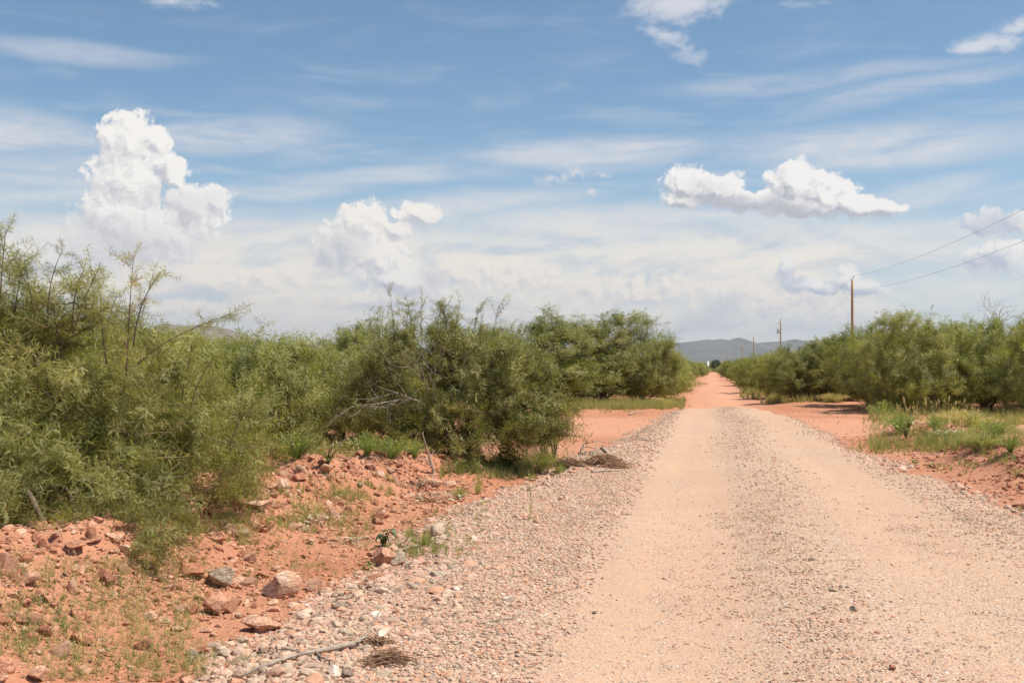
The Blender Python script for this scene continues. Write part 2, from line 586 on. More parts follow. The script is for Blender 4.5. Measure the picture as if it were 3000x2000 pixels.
def mat_road():
    m, t, out = new_mat("gravel roadway")
    tc = t.new('ShaderNodeTexCoord')
    P = tc.outputs['Object']
    wear = attr(t, 'worn')
    big = t.noise(P, 0.5, 4, 0.6)
    med = t.noise(P, 4.0, 5, 0.65)
    v1 = t.voro(P, 40.0, 'F1', 0)
    v2 = t.voro(P, 85.0, 'F1', 0)
    fin = t.noise(P, 160.0, 3, 0.7)
    s1 = t.new('ShaderNodeSeparateColor')
    t.l.new(v1.outputs['Color'], s1.inputs[0])
    s2 = t.new('ShaderNodeSeparateColor')
    t.l.new(v2.outputs['Color'], s2.inputs[0])
    sand = t.mix(t.sstep(big.outputs[0], 0.3, 0.7), C4((0.53, 0.342, 0.230)), C4((0.57, 0.385, 0.265)))
    sand = t.mix(t.math('MULTIPLY', t.sstep(fin.outputs[0], 0.35, 0.7), 0.35), sand, C4((0.42, 0.27, 0.18)))
    peb = [(0.0, (0.24, 0.18, 0.15)), (0.10, (0.36, 0.25, 0.19)), (0.3, (0.50, 0.36, 0.285)), (0.5, (0.57, 0.42, 0.34)), (0.68, (0.48, 0.30, 0.22)), (0.8, (0.42, 0.36, 0.30)),
           (0.92, (0.66, 0.55, 0.47)), (1.0, (0.70, 0.63, 0.56))]
    p1 = t.ramp(s1.outputs[0], peb)
    p2 = t.ramp(s2.outputs[1], peb)
    dens = t.math('SUBTRACT', 1.0, wear, clamp=True)
    dens = t.math('ADD', dens, t.math('MULTIPLY', t.math('SUBTRACT', med.outputs[0], 0.5), 0.8), clamp=True)
    k1 = t.math('MULTIPLY', t.sstep(v1.outputs['Distance'], 0.55, 0.35), t.math('LESS_THAN', s1.outputs[2], t.math('MULTIPLY_ADD', dens, 0.85, 0.10)))
    k2 = t.math('MULTIPLY', t.sstep(v2.outputs['Distance'], 0.6, 0.4), t.math('LESS_THAN', s2.outputs[2], t.math('MULTIPLY_ADD', dens, 0.60, 0.40)))
    c = t.mix(t.math('MULTIPLY', k2, 0.8), sand, p2)
    c = t.mix(k1, c, p1)
    h = t.math('ADD', t.math('MULTIPLY', k1, t.math('SUBTRACT', 0.6, v1.outputs['Distance'])), t.math('MULTIPLY', t.math('MULTIPLY', k2, t.math('SUBTRACT', 0.6, v2.outputs['Distance'])), 0.5))
    h = t.math('ADD', h, t.math('MULTIPLY', fin.outputs[0], 0.15))
    principled(t, out, c, 0.95, 0.1, bump(t, h, 0.016, 0.9))
    return m


def mat_stone(name, stops, rough=0.9, bumpd=0.020, scale=1.0, vk=0.35, dust=0.35):
    m, t, out = new_mat(name)
    tc = t.new('ShaderNodeTexCoord')
    P = tc.outputs['Object']
    tint = attr(t, 'tint')
    n1 = t.noise(P, 9.0 * scale, 5, 0.65)
    n2 = t.noise(P, 45.0 * scale, 4, 0.7)
    c = t.ramp(tint, stops)
    c = t.mix(t.math('MULTIPLY', t.sstep(n1.outputs[0], 0.4, 0.75), 0.4), c, t.mix(1.0, c, (0.72, 0.62, 0.58, 1), 'MULTIPLY'))
    c = t.mix(t.math('MULTIPLY', t.sstep(n2.outputs[0], 0.5, 0.8), 0.4), c, t.mix(1.0, c, (1.3, 1.25, 1.2, 1), 'MULTIPLY'))
    # veins and cracks, and red dust lying on top
    wv = t.noise(t.vmath('MULTIPLY', P, (1.0, 1.0, 3.5)), 14.0 * scale, 5, 0.6, 1.2)
    vein = t.sstep(t.math('ABSOLUTE', t.math('SUBTRACT', wv.outputs[0], 0.5)), 0.03, 0.0)
    c = t.mix(t.math('MULTIPLY', vein, vk), c, t.mix(1.0, c, (0.45, 0.36, 0.32, 1), 'MULTIPLY'))
    n3 = t.noise(P, 4.0, 3, 0.6)
    c = t.mix(t.math('MULTIPLY', t.sstep(n3.outputs[0], 0.5, 0.7), dust), c, C4((0.54, 0.29, 0.19)))
    h = t.math('ADD', n1.outputs[0], t.math('MULTIPLY', n2.outputs[0], 0.3))
    h = t.math('SUBTRACT', h, t.math('MULTIPLY', vein, 0.25))
    principled(t, out, c, rough, 0.2, bump(t, h, bumpd, 0.9))
    return m


def mat_leaf(name, a, b, c3, trans=0.45, obj_rand=0.16, twig=False):
    m, t, out = new_mat(name)
    tint = attr(t, 'tint')
    oi = t.new('ShaderNodeObjectInfo')
    c = t.ramp(tint, [(0.0, a), (0.5, b), (0.84, c3), (0.95, (0.33, 0.22, 0.12))] if twig else [(0.0, a), (0.5, b), (1.0, c3)])
    k = t.math('MULTIPLY_ADD', t.math('SUBTRACT', oi.outputs['Random'], 0.5), 2 * obj_rand, 1.0)
    c = t.vmath('SCALE', c, scale=k)
    d = t.new('ShaderNodeBsdfDiffuse')
    t.l.new(c, d.inputs[0])
    tr = t.new('ShaderNodeBsdfTranslucent')
    t.l.new(t.vmath('MULTIPLY', c, (1.15, 1.25, 0.6)), tr.inputs[0])
    g = t.new('ShaderNodeBsdfGlossy')
    g.inputs['Roughness'].default_value = 0.55
    g.inputs['Color'].default_value = (0.9, 0.9, 0.85, 1)
    m1 = t.new('ShaderNodeMixShader')
    m1.inputs[0].default_value = trans
    t.l.new(d.outputs[0], m1.inputs[1])
    t.l.new(tr.outputs[0], m1.inputs[2])
    m2 = t.new('ShaderNodeMixShader')
    m2.inputs[0].default_value = 0.035
    t.l.new(m1.outputs[0], m2.inputs[1])
    t.l.new(g.outputs[0], m2.inputs[2])
    t.l.new(m2.outputs[0], out.inputs[0])
    return m


def mat_bark(name, a, b):
    m, t, out = new_mat(name)
    tc = t.new('ShaderNodeTexCoord')
    n = t.noise(tc.outputs['Object'], 22.0, 5, 0.7)
    c = t.mix(t.sstep(n.outputs[0], 0.3, 0.7), C4(a), C4(b))
    c = t.mix(t.math('MULTIPLY', attr(t, 'tint'), 0.6), c, C4((0.30, 0.22, 0.13)))
    principled(t, out, c, 0.9, 0.15, bump(t, n.outputs[0], 0.01, 0.7))
    return m


M = {}
M['ground'] = mat_ground()
M['road'] = mat_road()
M['gravel'] = mat_stone("gravel stones", [(0, (0.17, 0.15, 0.12)), (0.10, (0.34, 0.25, 0.19)), (0.22, (0.48, 0.33, 0.26)), (0.36, (0.58, 0.39, 0.30)), (0.48, (0.57, 0.30, 0.19)),
                                          (0.58, (0.42, 0.34, 0.26)), (0.70, (0.60, 0.45, 0.34)), (0.88, (0.62, 0.42, 0.31)), (1, (0.76, 0.68, 0.59))], bumpd=0.006, vk=0.12, dust=0.15)
M['redstone'] = mat_stone("red stones", [(0, (0.34, 0.14, 0.085)), (0.25, (0.48, 0.215, 0.13)), (0.55, (0.58, 0.30, 0.195)), (0.8, (0.63, 0.39, 0.27)), (1, (0.66, 0.47, 0.35))])
M['greyrock'] = mat_stone("grey rock", [(0, (0.24, 0.18, 0.14)), (0.5, (0.40, 0.31, 0.23)), (1, (0.62, 0.54, 0.44))])
M['mesquite'] = mat_leaf("mesquite leaves", (0.115, 0.135, 0.040), (0.29, 0.295, 0.090), (0.50, 0.45, 0.16), twig=True)
M['mesquite_far'] = mat_leaf("scrub leaves", (0.11, 0.13, 0.042), (0.215, 0.225, 0.074), (0.34, 0.33, 0.11))
M['juniper'] = mat_leaf("dark leaves", (0.03, 0.06, 0.025), (0.05, 0.085, 0.035), (0.08, 0.11, 0.05), 0.2)
M['weed'] = mat_leaf("weed leaves", (0.12, 0.19, 0.05), (0.24, 0.30, 0.09), (0.42, 0.42, 0.16), 0.4)
M['broad'] = mat_leaf("broad leaves", (0.07, 0.12, 0.05), (0.10, 0.16, 0.07), (0.22, 0.30, 0.10), 0.35)
M['grass'] = mat_leaf("grass blades", (0.17, 0.21, 0.06), (0.34, 0.34, 0.12), (0.62, 0.50, 0.26), 0.4)
M['straw'] = mat_leaf("dead roots", (0.18, 0.10, 0.06), (0.34, 0.20, 0.12), (0.52, 0.34, 0.22), 0.15)
M['bark'] = mat_bark("mesquite bark", (0.10, 0.07, 0.05), (0.24, 0.18, 0.13))
M['deadwood'] = mat_bark("grey dead wood", (0.24, 0.19, 0.155), (0.47, 0.40, 0.33))
M['yellow'] = mat_leaf("yellow flowers", (0.45, 0.34, 0.04), (0.55, 0.44, 0.08), (0.62, 0.54, 0.2), 0.3)
M['white'] = mat_leaf("white flowers", (0.62, 0.58, 0.46), (0.74, 0.72, 0.62), (0.8, 0.78, 0.72), 0.3)
M['pod'] = mat_leaf("green pods", (0.28, 0.34, 0.08), (0.42, 0.46, 0.12), (0.62, 0.58, 0.25), 0.4)


# ------------------------------------------------------------------ the lie of the land
SL = 0.1725            # the road runs towards x = SL * y
YS = [0, 6.3, 9, 12.3, 17, 22, 30.6, 36, 39.0, 40.2]
UL = [-2.55, -2.7, -2.9, -3.04, -2.6, -2.15, -1.65, -1.45, -1.2, -0.9]
UR = [3.95, 3.95, 3.85, 3.66, 3.22, 2.95, 2.87, 2.45, 2.1, 1.8]


def base_z(x, y):
    z = -0.0062 * np.clip(y - 38, 0, 500) - 0.0008 * np.clip(y - 538, 0, 2000)
    return z


def road_u(x, y):
    return x - SL * y


def gravel_mask(x, y):
    u = road_u(x, y)
    wob = (fbm(x * 0.9, y * 0.9, 4, 31) - 0.5) * 0.75
    a = u - np.interp(y, YS, UL) + wob
    b = np.interp(y, YS, UR) - u + wob
    c = (39.8 + (fbm(x * 0.8, y * 0.2, 3, 37) - 0.5) * 2.4 - y)
    return np.minimum(np.minimum(a, b), c * 0.6)       # metres inside the gravel


def ground_z(x, y):
    u = road_u(x, y)
    near = np.clip(1 - (np.abs(y) - 60) / 60, 0, 1)
    z = base_z(x, y) - 0.13
    z = z + near * 0.05 * (fbm(x * 0.7, y * 0.7, 4, 3) - 0.5)
    # windrow of pushed-up red soil along the left
    uc = np.interp(y, [3, 7, 10, 12, 15.7, 18], [-4.3, -4.5, -4.85, -4.95, -4.3, -3.6])
    amp = np.interp(y, [-4, 4, 8, 14, 16.5, 18.6], [0.54, 0.58, 0.54, 0.46, 0.34, 0.0])
    lump = fbm(x * 1.3, y * 1.3, 4, 11)
    prof = np.exp(-((u - uc) / np.where(u > uc, 0.80, 1.2)) ** 2)
    z = z + amp * prof * (0.6 + 0.75 * lump)
    z = z + prof * (amp > 0.01) * 0.26 * (fbm(x * 4, y * 4, 4, 13) - 0.5)
    # and along the right
    uc = np.interp(y, [8, 20, 30], [5.0, 5.0, 4.7])
    amp = np.interp(y, [6, 10, 22, 26, 28.5], [0.1, 0.42, 0.40, 0.30, 0.0])
    prof = np.exp(-((u - uc) / np.where(u < uc, 0.85, 1.5)) ** 2)
    z = z + amp * prof * (0.6 + 0.75 * fbm(x * 1.5, y * 1.5, 4, 17))
    z = z + prof * (amp > 0.01) * 0.14 * (fbm(x * 6, y * 6, 3, 19) - 0.5)
    # wheel ruts of the side track
    v = y - (29 - 0.1 * x) - 1.5
    for c in (-1.0, 0.8):
        z = z - 0.035 * np.exp(-((v - c + 0.3 * np.sin(x * 0.5)) / 0.28) ** 2) * near
    # shoulders rise a little beside the far red road
    side = np.clip((np.abs(u - 0.55) - 1.9) / 1.5, 0, 1) * np.clip((y - 37) / 8, 0, 1) * near
    z = z + side * 0.18 * (0.5 + fbm(x * .4, y * .4, 3, 23))
    # ruts of the red road
    rr = np.clip((y - 38) / 4, 0, 1) * np.clip(1 - (y - 160) / 50, 0, 1)
    for c in (-0.25, 1.45):
        z = z - rr * 0.045 * np.exp(-((u - c + 0.25 * np.sin(y * 0.13)) / 0.33) ** 2)
    return z


def bed_z(x, y):
    """top of the gravel bed (only means something where gravel_mask > 0)"""
    u = road_u(x, y)
    m = gravel_mask(x, y)
    z = base_z(x, y) - 0.20 + 0.20 * np.clip(m / 0.55, -0.4, 1) ** 1.0
    z = z + 0.03 * np.exp(-((u - 0.75) / 0.35) ** 2) - 0.018 * np.exp(-((u + 0.3) / 0.45) ** 2) - 0.018 * np.exp(-((u - 1.85) / 0.45) ** 2)
    sh = np.clip((-0.9 - u) / 0.8, 0, 1)
    z = z + sh * 0.05 * (fbm(x * 3, y * 3, 4, 41) - 0.4)
    return z


def surf_z(x, y):
    x, y = np.asarray(x, float), np.asarray(y, float)
    return np.where(gravel_mask(x, y) > -0.1, np.maximum(bed_z(x, y), ground_z(x, y)), ground_z(x, y))


def gp(px, py, h=0.0):
    """point of the ground seen at a photo pixel (h: height above the flat), by marching along the ray"""
    sl = (HZ - py) / F
    ys = np.concatenate([np.arange(4, 60, 0.02), np.arange(60, 900, 0.5)])
    xs = (px - 1500.0) / F * ys
    dz = EYE + sl * ys - (surf_z(xs, ys) + h)
    k = np.argmax(dz <= 0)
    if dz[k] > 0:
        k = len(ys) - 1
    return float(xs[k]), float(ys[k])


def axis(segs):
    out = []
    for a, b, s in segs:
        out.append(np.arange(a, b, s))
    return np.concatenate(out)


def make_ground():
    ys = np.concatenate([np.array([-2500, -900, -300, -100, -40, -15, -6, 0, 2]), np.arange(3.5, 12, 0.045), np.arange(12, 22, 0.08), np.arange(22, 48, 0.16),
                         np.geomspace(48, 220, 150), np.geomspace(230, 14000, 60)])
    # columns fan out with distance: x = tangent * depth near the viewer
    tn = np.concatenate([-np.geomspace(6, 0.6, 18), np.arange(-0.56, 0.56, 0.0042), np.geomspace(0.6, 6, 18)])
    Y, T = np.meshgrid(ys, tn, indexing='ij')
    D = np.maximum(np.abs(Y), 5.0)
    X = T * D
    Z = ground_z(X, Y)
    m = gravel_mask(X, Y)
    Z = np.where(m > 0.25, Z - 0.06, Z)
    u = road_u(X, Y)
    cross = np.clip(1 - np.abs(Y - (29 - 0.1 * X) - 1.5) / 5.5, 0, 1)
    worn = np.clip(1.2 - np.abs(u - 0.55) / 1.7, 0, 1) * np.clip((Y - 35) / 4, 0, 1)
    worn = np.maximum(worn, np.clip(cross * 2.2, 0, 1) * 0.55)
    smooth = np.clip(np.maximum(worn, np.clip(cross * 2.5, 0, 1)), 0, 1)
    litter = np.clip((-5.3 - u) / 0.8, 0, 1) * (1 - np.clip(cross * 2.2, 0, 1)) + np.clip((u - 6.2) / 1.0, 0, 1) * (1 - np.clip(cross * 2.2, 0, 1)) * (Y > 20)
    litter = np.clip(litter, 0, 1) * (0.35 + 0.4 * fbm(X * .8, Y * .8, 3, 51))
    me = mesh_np("ground", np.stack([X, Y, Z], 2).reshape(-1, 3), grid_faces(len(ys), len(tn)), M['ground'], True,
                 {'worn': worn.ravel(), 'smooth': smooth.ravel(), 'litter': litter.ravel()})
    o = obj("ground", me)
    tag(o, kind='structure')


def make_road():
    ys = np.concatenate([np.arange(-3, 3, 0.4), np.arange(3, 14, 0.045), np.arange(14, 24, 0.09), np.arange(24, 41.6, 0.16)])
    us = np.arange(-3.9, 4.9, 0.07)
    Y, U = np.meshgrid(ys, us, indexing='ij')
    X = U + SL * Y
    Z = bed_z(X, Y)
    Z = Z + 0.012 * (fbm(X * 7, Y * 7, 3, 61) - 0.5)
    w = np.maximum(np.exp(-((U + 0.32) / 0.62) ** 4), np.exp(-((U - 1.85) / 0.6) ** 4))
    w = w * np.clip(0.74 + 1.2 * (fbm(X * 0.9, Y * 0.4, 4, 71) - 0.4), 0, 1) * (0.75 + 0.25 * np.clip((Y - 6) / 8, 0, 1)) * np.where(U > 0.75, 0.85, 1.0)
    w = np.maximum(w, 0.12)
    w = w * np.clip((gravel_mask(X, Y)) / 0.4, 0.2, 1)
    me = mesh_np("gravel_road", np.stack([X, Y, Z], 2).reshape(-1, 3), grid_faces(len(ys), len(us)), M['road'], True, {'worn': w.ravel()})
    o = obj("gravel_road", me)
    tag(o, kind='structure')


make_ground()
make_road()

# ------------------------------------------------------------------ stones
def ico(sub):
    t = (1 + 5 ** 0.5) / 2
    V = [(-1, t, 0), (1, t, 0), (-1, -t, 0), (1, -t, 0), (0, -1, t), (0, 1, t), (0, -1, -t), (0, 1, -t), (t, 0, -1), (t, 0, 1), (-t, 0, -1), (-t, 0, 1)]
    Fc = [(0, 11, 5), (0, 5, 1), (0, 1, 7), (0, 7, 10), (0, 10, 11), (1, 5, 9), (5, 11, 4), (11, 10, 2), (10, 7, 6), (7, 1, 8), (3, 9, 4), (3, 4, 2), (3, 2, 6),
          (3, 6, 8), (3, 8, 9), (4, 9, 5), (2, 4, 11), (6, 2, 10), (8, 6, 7), (9, 8, 1)]
    V = [np.array(v) / np.linalg.norm(v) for v in V]
    for _ in range(sub):
        cache, nf = {}, []

        def mid(a, b):
            k = (min(a, b), max(a, b))
            if k not in cache:
                v = V[a] + V[b]
                V.append(v / np.linalg.norm(v))
                cache[k] = len(V) - 1
            return cache[k]
        for a, b, c in Fc:
            ab, bc, ca = mid(a, b), mid(b, c), mid(c, a)
            nf += [(a, ab, ca), (b, bc, ab), (c, ca, bc), (ab, bc, ca)]
        Fc = nf
    return np.array(V), np.array(Fc)


def stone_shape(r, sub, planes=7, flat=0.65, rough=0.04):
    """an angular, slightly rounded stone of about unit width"""
    V, T = ico(sub)
    V = V.copy()
    for _ in range(planes):
        n = r.normal(size=3)
        n /= np.linalg.norm(n)
        d = r.uniform(0.42, 0.78)
        over = V @ n - d
        V = V - np.clip(over, 0, None)[:, None] * n[None] * 0.98
    V = V * (1 + rough * r.normal(size=(len(V), 1)))
    V = V * np.array([1.0, r.uniform(0.62, 0.95), r.uniform(0.4, 0.75) * flat / 0.65])
    V /= (V[:, 0].max() - V[:, 0].min())
    return V, T


ST0 = [stone_shape(rng, 0, 3, 0.65, 0.12) for _ in range(12)]
ST1 = [stone_shape(rng, 1, 6, 0.65, 0.05) for _ in range(14)]


def scatter_stones(bag, x, y, z, size, shapes, tint, sink=0.25, tilt=0.5):
    k = rng.integers(0, len(shapes), len(x))
    P = np.stack([x, y, z], 1)
    for i, (V, T) in enumerate(shapes):
        s = k == i
        n = int(s.sum())
        if not n:
            continue
        R = rand_rot(rng, n, tilt)
        p = P[s].copy()
        p[:, 2] += size[s] * (0.28 - sink)
        instance(bag, (V, None, T, None), p, R, size[s], tint[s])


def grade(n, lo, hi, p=2.2):
    """stone sizes, many small and few large"""
    return lo + (hi - lo) * rng.random(n) ** p


def make_gravel():
    bag = Bag()
    # loose coarse gravel of the left shoulder, getting finer towards the wheel track and with distance
    def field(n, y0, y1, u0, u1, lo, hi, shapes, keep, p=2.2, zfun=None, tint=None):
        # uniform over the ground, thinned by keep()
        y = rng.uniform(y0, y1, n)
        u = rng.uniform(u0, u1, n)
        x = u + SL * y
        m = gravel_mask(x, y)
        q = keep(x, y, u, m)
        s = rng.random(n) < q
        s &= (np.abs(x / y) < 0.5) | ((x > 0) & (x / y < 0.72))
        x, y, u = x[s], y[s], u[s]
        size = grade(len(x), lo, hi, p)
        t = rng.beta(2.6, 2.4, len(x)) if tint is None else tint(len(x))
        scatter_stones(bag, x, y, surf_z(x, y), size, shapes, t)

    def left(x, y, u, m):
        patch = 0.55 + 0.7 * (fbm(x * 1.1, y * 1.1, 3, 91) - 0.25)
        return np.clip((m + 0.12) / 0.2, 0, 1) * np.clip((-0.75 - u) / 0.7, 0.0, 1) * patch

    def leftbig(x, y, u, m):
        edge = np.exp(-((m - 0.12) / 0.28) ** 2)
        return np.clip((m + 0.12) / 0.2, 0, 1) * np.clip((-1.5 - u) / 0.6, 0.0, 1) * (0.35 + edge)
    field(60000, 4.9, 9, -3.3, -0.4, 0.012, 0.046, ST1, left)
    field(2600, 4.9, 9, -3.3, -0.9, 0.055, 0.125, ST1, leftbig)
    field(56000, 9, 17, -3.4, -0.5, 0.015, 0.046, ST0, left)
    field(2600, 9, 18, -3.4, -0.8, 0.05, 0.115, ST1, leftbig)
    field(22000, 17, 39.5, -3.0, -0.6, 0.03, 0.075, ST0, left)

    def right(x, y, u, m):
        return np.clip((m + 0.1) / 0.25, 0, 1) * np.clip((u - 2.2) / 0.5, 0, 1) * 0.8

    def rightedge(x, y, u, m):
        return np.exp(-((m - 0.1) / 0.2) ** 2) * (u > 2) * 0.8
    field(20000, 6, 19, 2.0, 4.3, 0.015, 0.04, ST0, right)
    field(12000, 19, 39.5, 1.8, 3.3, 0.025, 0.06, ST0, right)
    field(4200, 6, 20, 2.4, 4.4, 0.04, 0.12, ST1, rightedge)

    def middle(x, y, u, m):
        return np.exp(-((u - 0.75 - 0.15 * np.sin(y * 0.5)) / 0.42) ** 2) * (0.45 + 0.9 * (fbm(x * 1.5, y * 0.5, 3, 93) - 0.3)) * (m > 0)
    field(26000, 4.9, 14, -0.4, 2.0, 0.010, 0.034, ST0, middle, 2.6)
    field(16000, 14, 39, -0.4, 2.0, 0.02, 0.05, ST0, middle, 2.2)

    def sparse(x, y, u, m):
        return (0.15 + 0.8 * (fbm(x * 1.3, y * 0.7, 3, 97) > 0.55)) * (m > 0.1)
    field(34000, 4.9, 12, -1.4, 3.6, 0.007, 0.022, ST0, sparse, 3.0)
    field(900, 4.9, 16, -1.4, 3.6, 0.018, 0.042, ST1, sparse, 3.0)
    o = bag.obj("gravel", M['gravel'])
    tag(o, "loose pale crushed gravel spread over the roadway and its shoulders", "gravel", kind='stuff')


def make_clods():
    bag = Bag()

    def field(n, y0, y1, u0, u1, lo, hi, shapes, keep, p=2.4, t=(2.5, 2.5)):
        y = rng.uniform(y0, y1, n)
        u = rng.uniform(u0, u1, n)
        x = u + SL * y
        m = gravel_mask(x, y)
        s = (rng.random(n) < keep(x, y, u)) & (m < 0.05) & (x / y < 0.70) & (x / y > -0.6)
        x, y = x[s], y[s]
        size = grade(len(x), lo, hi, p)
        scatter_stones(bag, x, y, ground_z(x, y), size, shapes, rng.beta(t[0], t[1], len(x)), 0.2, 0.9)

    def lb(x, y, u):
        uc = np.interp(y, [3, 7, 10, 12, 15.7, 18], [-4.3, -4.5, -4.85, -4.95, -4.3, -3.6])
        return (np.exp(-((u - uc) / 1.05) ** 2) + 0.12) * (0.45 + 1.0 * (fbm(x * 1.6, y * 1.6, 3, 81) > 0.48))
    field(42000, 4.8, 12, -6.8, -2.2, 0.010, 0.05, ST1, lb)
    field(24000, 12, 19, -6.8, -2.0, 0.015, 0.06, ST1, lb)
    field(4200, 4.8, 18, -6.2, -2.5, 0.045, 0.11, ST1, lb, 1.5)

    def rb(x, y, u):
        return np.exp(-((u - 4.7) / 1.1) ** 2) * (0.25 + 1.0 * (fbm(x * 1.8, y * 1.8, 3, 83) > 0.45))
    field(12000, 10, 26, 2.8, 7.5, 0.02, 0.075, ST1, rb, 2.2, (2.0, 4.2))
    field(700, 10, 24, 3.4, 6.5, 0.06, 0.14, ST1, rb, 2.0, (2.0, 4.0))

    def cr(x, y, u):
        return 0.12 + 0.7 * (fbm(x * .6, y * .6, 3, 85) > 0.55)
    field(9000, 18, 42, -14, 11, 0.015, 0.06, ST0, cr, 2.8, (3, 2))
    o = bag.obj("soil_clods", M['redstone'])
    tag(o, "small red soil clods and stone chips strewn over the pushed-up banks", "clods", kind='stuff')


def rock_mesh(name, seed, planes=8, flat=0.65, sub=3, rough=0.012, round_=0.0):
    r = np.random.default_rng(seed)
    V, T = stone_shape(r, sub, planes, flat, 0.0)
    n = fbm(V[:, 0] * 4 + seed, V[:, 1] * 4 + V[:, 2] * 3, 4, seed)
    V = V * (1 + 0.16 * (n - 0.5))[:, None]
    V = V * (1 + rough * r.normal(size=(len(V), 1)))
    tint = np.clip(0.5 + (fbm(V[:, 0] * 3 + 7, V[:, 1] * 3 + V[:, 2] * 2, 3, seed + 5) - 0.5) * 0.5, 0, 1)
    return V, T, tint


def make_rocks():
    def rock(px, py, wpx, label, mat='redstone', tint=0.5, flat=0.65, planes=8, asp=1.0, sink=0.3, seed=None, tilt=0.25, name="rock", group=None, rz=None):
        x, y = gp(px, py)
        w = wpx * y / F
        seed = seed if seed is not None else int(px * 7 + py * 13) % 9973
        V, T, tv = rock_mesh(name, seed, planes, flat, 3 if wpx > 45 else 2)
        V = V * np.array([1, asp, 1]) * w
        r = np.random.default_rng(seed + 1)
        R = rand_rot(r, 1, tilt)[0]
        if rz is not None:
            R = np.array(Euler((0, 0, rz)).to_matrix())
        V = V @ R.T
        V = V * 1.02
        h = V[:, 2].max() - V[:, 2].min()
        V[:, 2] -= V[:, 2].min()
        me = mesh_np(name, V, T, M[mat], False, {'tint': np.clip(tv + tint - 0.5, 0, 1)})
        o = obj(name, me, None, (x, y, float(surf_z(x, y)) - h * sink * 0.7))
        tag(o, label, "rock", group)
        return o
    G = "rocks lying on the red bank left of the road"
    rock(819, 1745, 116, "large pale orange boulder, biggest rock at the foot of the left bank", tint=0.86, flat=0.95, planes=9, sink=0.12, name="boulder", seed=40)
    rock(640, 1722, 92, "flat grey-brown slab with a dark front edge, left of the large pale boulder", 'greyrock', 0.55, flat=0.75, planes=10, name="slab", rz=-.5, sink=0.1)
    rock(560, 1690, 80, "smooth brown slab leaning on the grey slab under a drooping mesquite twig", tint=0.28, flat=0.55, planes=8, name="slab", rz=-.7, sink=0.05)
    rock(925, 1730, 70, "rounded pinkish rock just right of the large pale boulder", tint=0.72, flat=0.6, sink=.2)
    rock(640, 1798, 74, "lumpy orange rock below the grey slab", tint=0.55, flat=0.8)
    rock(775, 1845, 112, "broad flat salmon slab at the edge of the gravel", tint=0.66, flat=0.42, planes=6, sink=.25, name="slab")
    rock(730, 1822, 50, "small grey-pink rock tucked behind the broad salmon slab", tint=0.85)
    rock(700, 1872, 72, "low brown-red rock in front of the broad salmon slab", tint=0.4, flat=0.5)
    rock(585, 1918, 46, "upright rusty rock standing alone at the bottom of the bank", tint=0.35, flat=0.95)
    rock(214, 1740, 42, "tall thin pink stone standing on end in the weeds", tint=0.7, flat=1.3, planes=6)
    rock(222, 1680, 56, "pink blocky rock above the thin upright stone", tint=0.62, flat=0.8)
    rock(222, 1612, 66, "long rounded orange rock under the mesquite hanging over the bank crest", tint=0.5, flat=0.55, sink=.1)
    rock(270, 1585, 58, "bright orange rock on the bank crest beneath the mesquite", tint=0.6, flat=0.7)
    rock(330, 1588, 66, "wide pale rock on the bank crest beneath the mesquite", tint=0.74, flat=0.65)
    rock(372, 1625, 66, "angular tan rock right of the crest rocks with twig shadows on it", tint=0.86, flat=0.8)
    rock(134, 1612, 52, "slanting brick-red rock on the crest near the left trunk", tint=0.3, flat=0.6)
    rock(80, 1645, 62, "dull brown rock left of the slanting brick-red one", tint=0.2, flat=0.6)
    rock(58, 1672, 46, "small pale rock at the left end of the crest row", tint=0.8, flat=0.7)
    rock(85, 1712, 56, "wide dusty pink rock low on the bank at the far left", tint=0.7, flat=0.6)
    rock(134, 1860, 46, "reddest rounded rock low on the weedy bank at left", tint=0.12, flat=0.9, planes=4)
    rock(241, 1890, 68, "large dusty brown rock half sunk among dry weeds", tint=0.3, flat=0.7, planes=5)
    rock(112, 1988, 70, "rounded pink cobble near the bottom left corner", tint=0.62, flat=0.7, planes=4)
    rock(259, 1824, 30, "small dark orange cobble above the dusty brown rock", tint=0.2, flat=0.8, planes=4)
    rock(482, 1822, 40, "oval pale pink cobble on the bare soil at the foot of the bank", tint=0.82, flat=0.6, planes=4)
    rock(518, 1846, 44, "whitish pink oblong stone beside the oval cobble", tint=0.95, flat=0.5, planes=6)
    rock(603, 1850, 38, "pink oval stone right of the whitish oblong one", tint=0.78, flat=0.55, planes=4)
    rock(696, 1810, 30, "round light cobble against the broad salmon slab", tint=0.88, flat=0.9, planes=4)
    rock(525, 1795, 28, "narrow tan stone standing above the pale cobbles", tint=0.9, flat=1.1)
    rock(679, 1566, 50, "pale squarish rock paired with a grey one on the upper bank", tint=0.85, flat=0.8)
    rock(716, 1580, 60, "grey-brown slanted rock paired with the pale squarish one", 'greyrock', 0.5, flat=0.6)
    rock(735, 1645, 44, "yellow-orange rock on the slope above the large pale boulder", tint=0.78, flat=0.7)
    rock(826, 1430, 42, "rounded tan rock at the top of the bank by the grass", tint=0.9, flat=0.85, planes=5)
    rock(788, 1436, 48, "orange rock beside the rounded tan one at the top of the bank", tint=0.55, flat=0.7)
    rock(884, 1388, 50, "square pink block at the back of the bank", tint=0.8, flat=0.8)
    rock(960, 1384, 54, "broken pink rock furthest back on the bank crest", tint=0.75, flat=0.7)
    rock(880, 1408, 44, "smooth brown oval rock leaning before the square pink block", tint=0.35, flat=0.55, planes=4)
    rock(755, 1492, 84, "long low tan slab on the middle of the bank", tint=0.8, flat=0.4, name="slab")
    rock(640, 1588, 50, "bright orange rounded rock below the mesquite branch tips", tint=0.5, flat=0.7)
    rock(558, 1562, 54, "pale wedge rock under the mesquite branch tips", tint=0.9, flat=0.5)
    rock(875, 1548, 50, "tan flat rock lying alone mid slope", tint=0.84, flat=0.4)
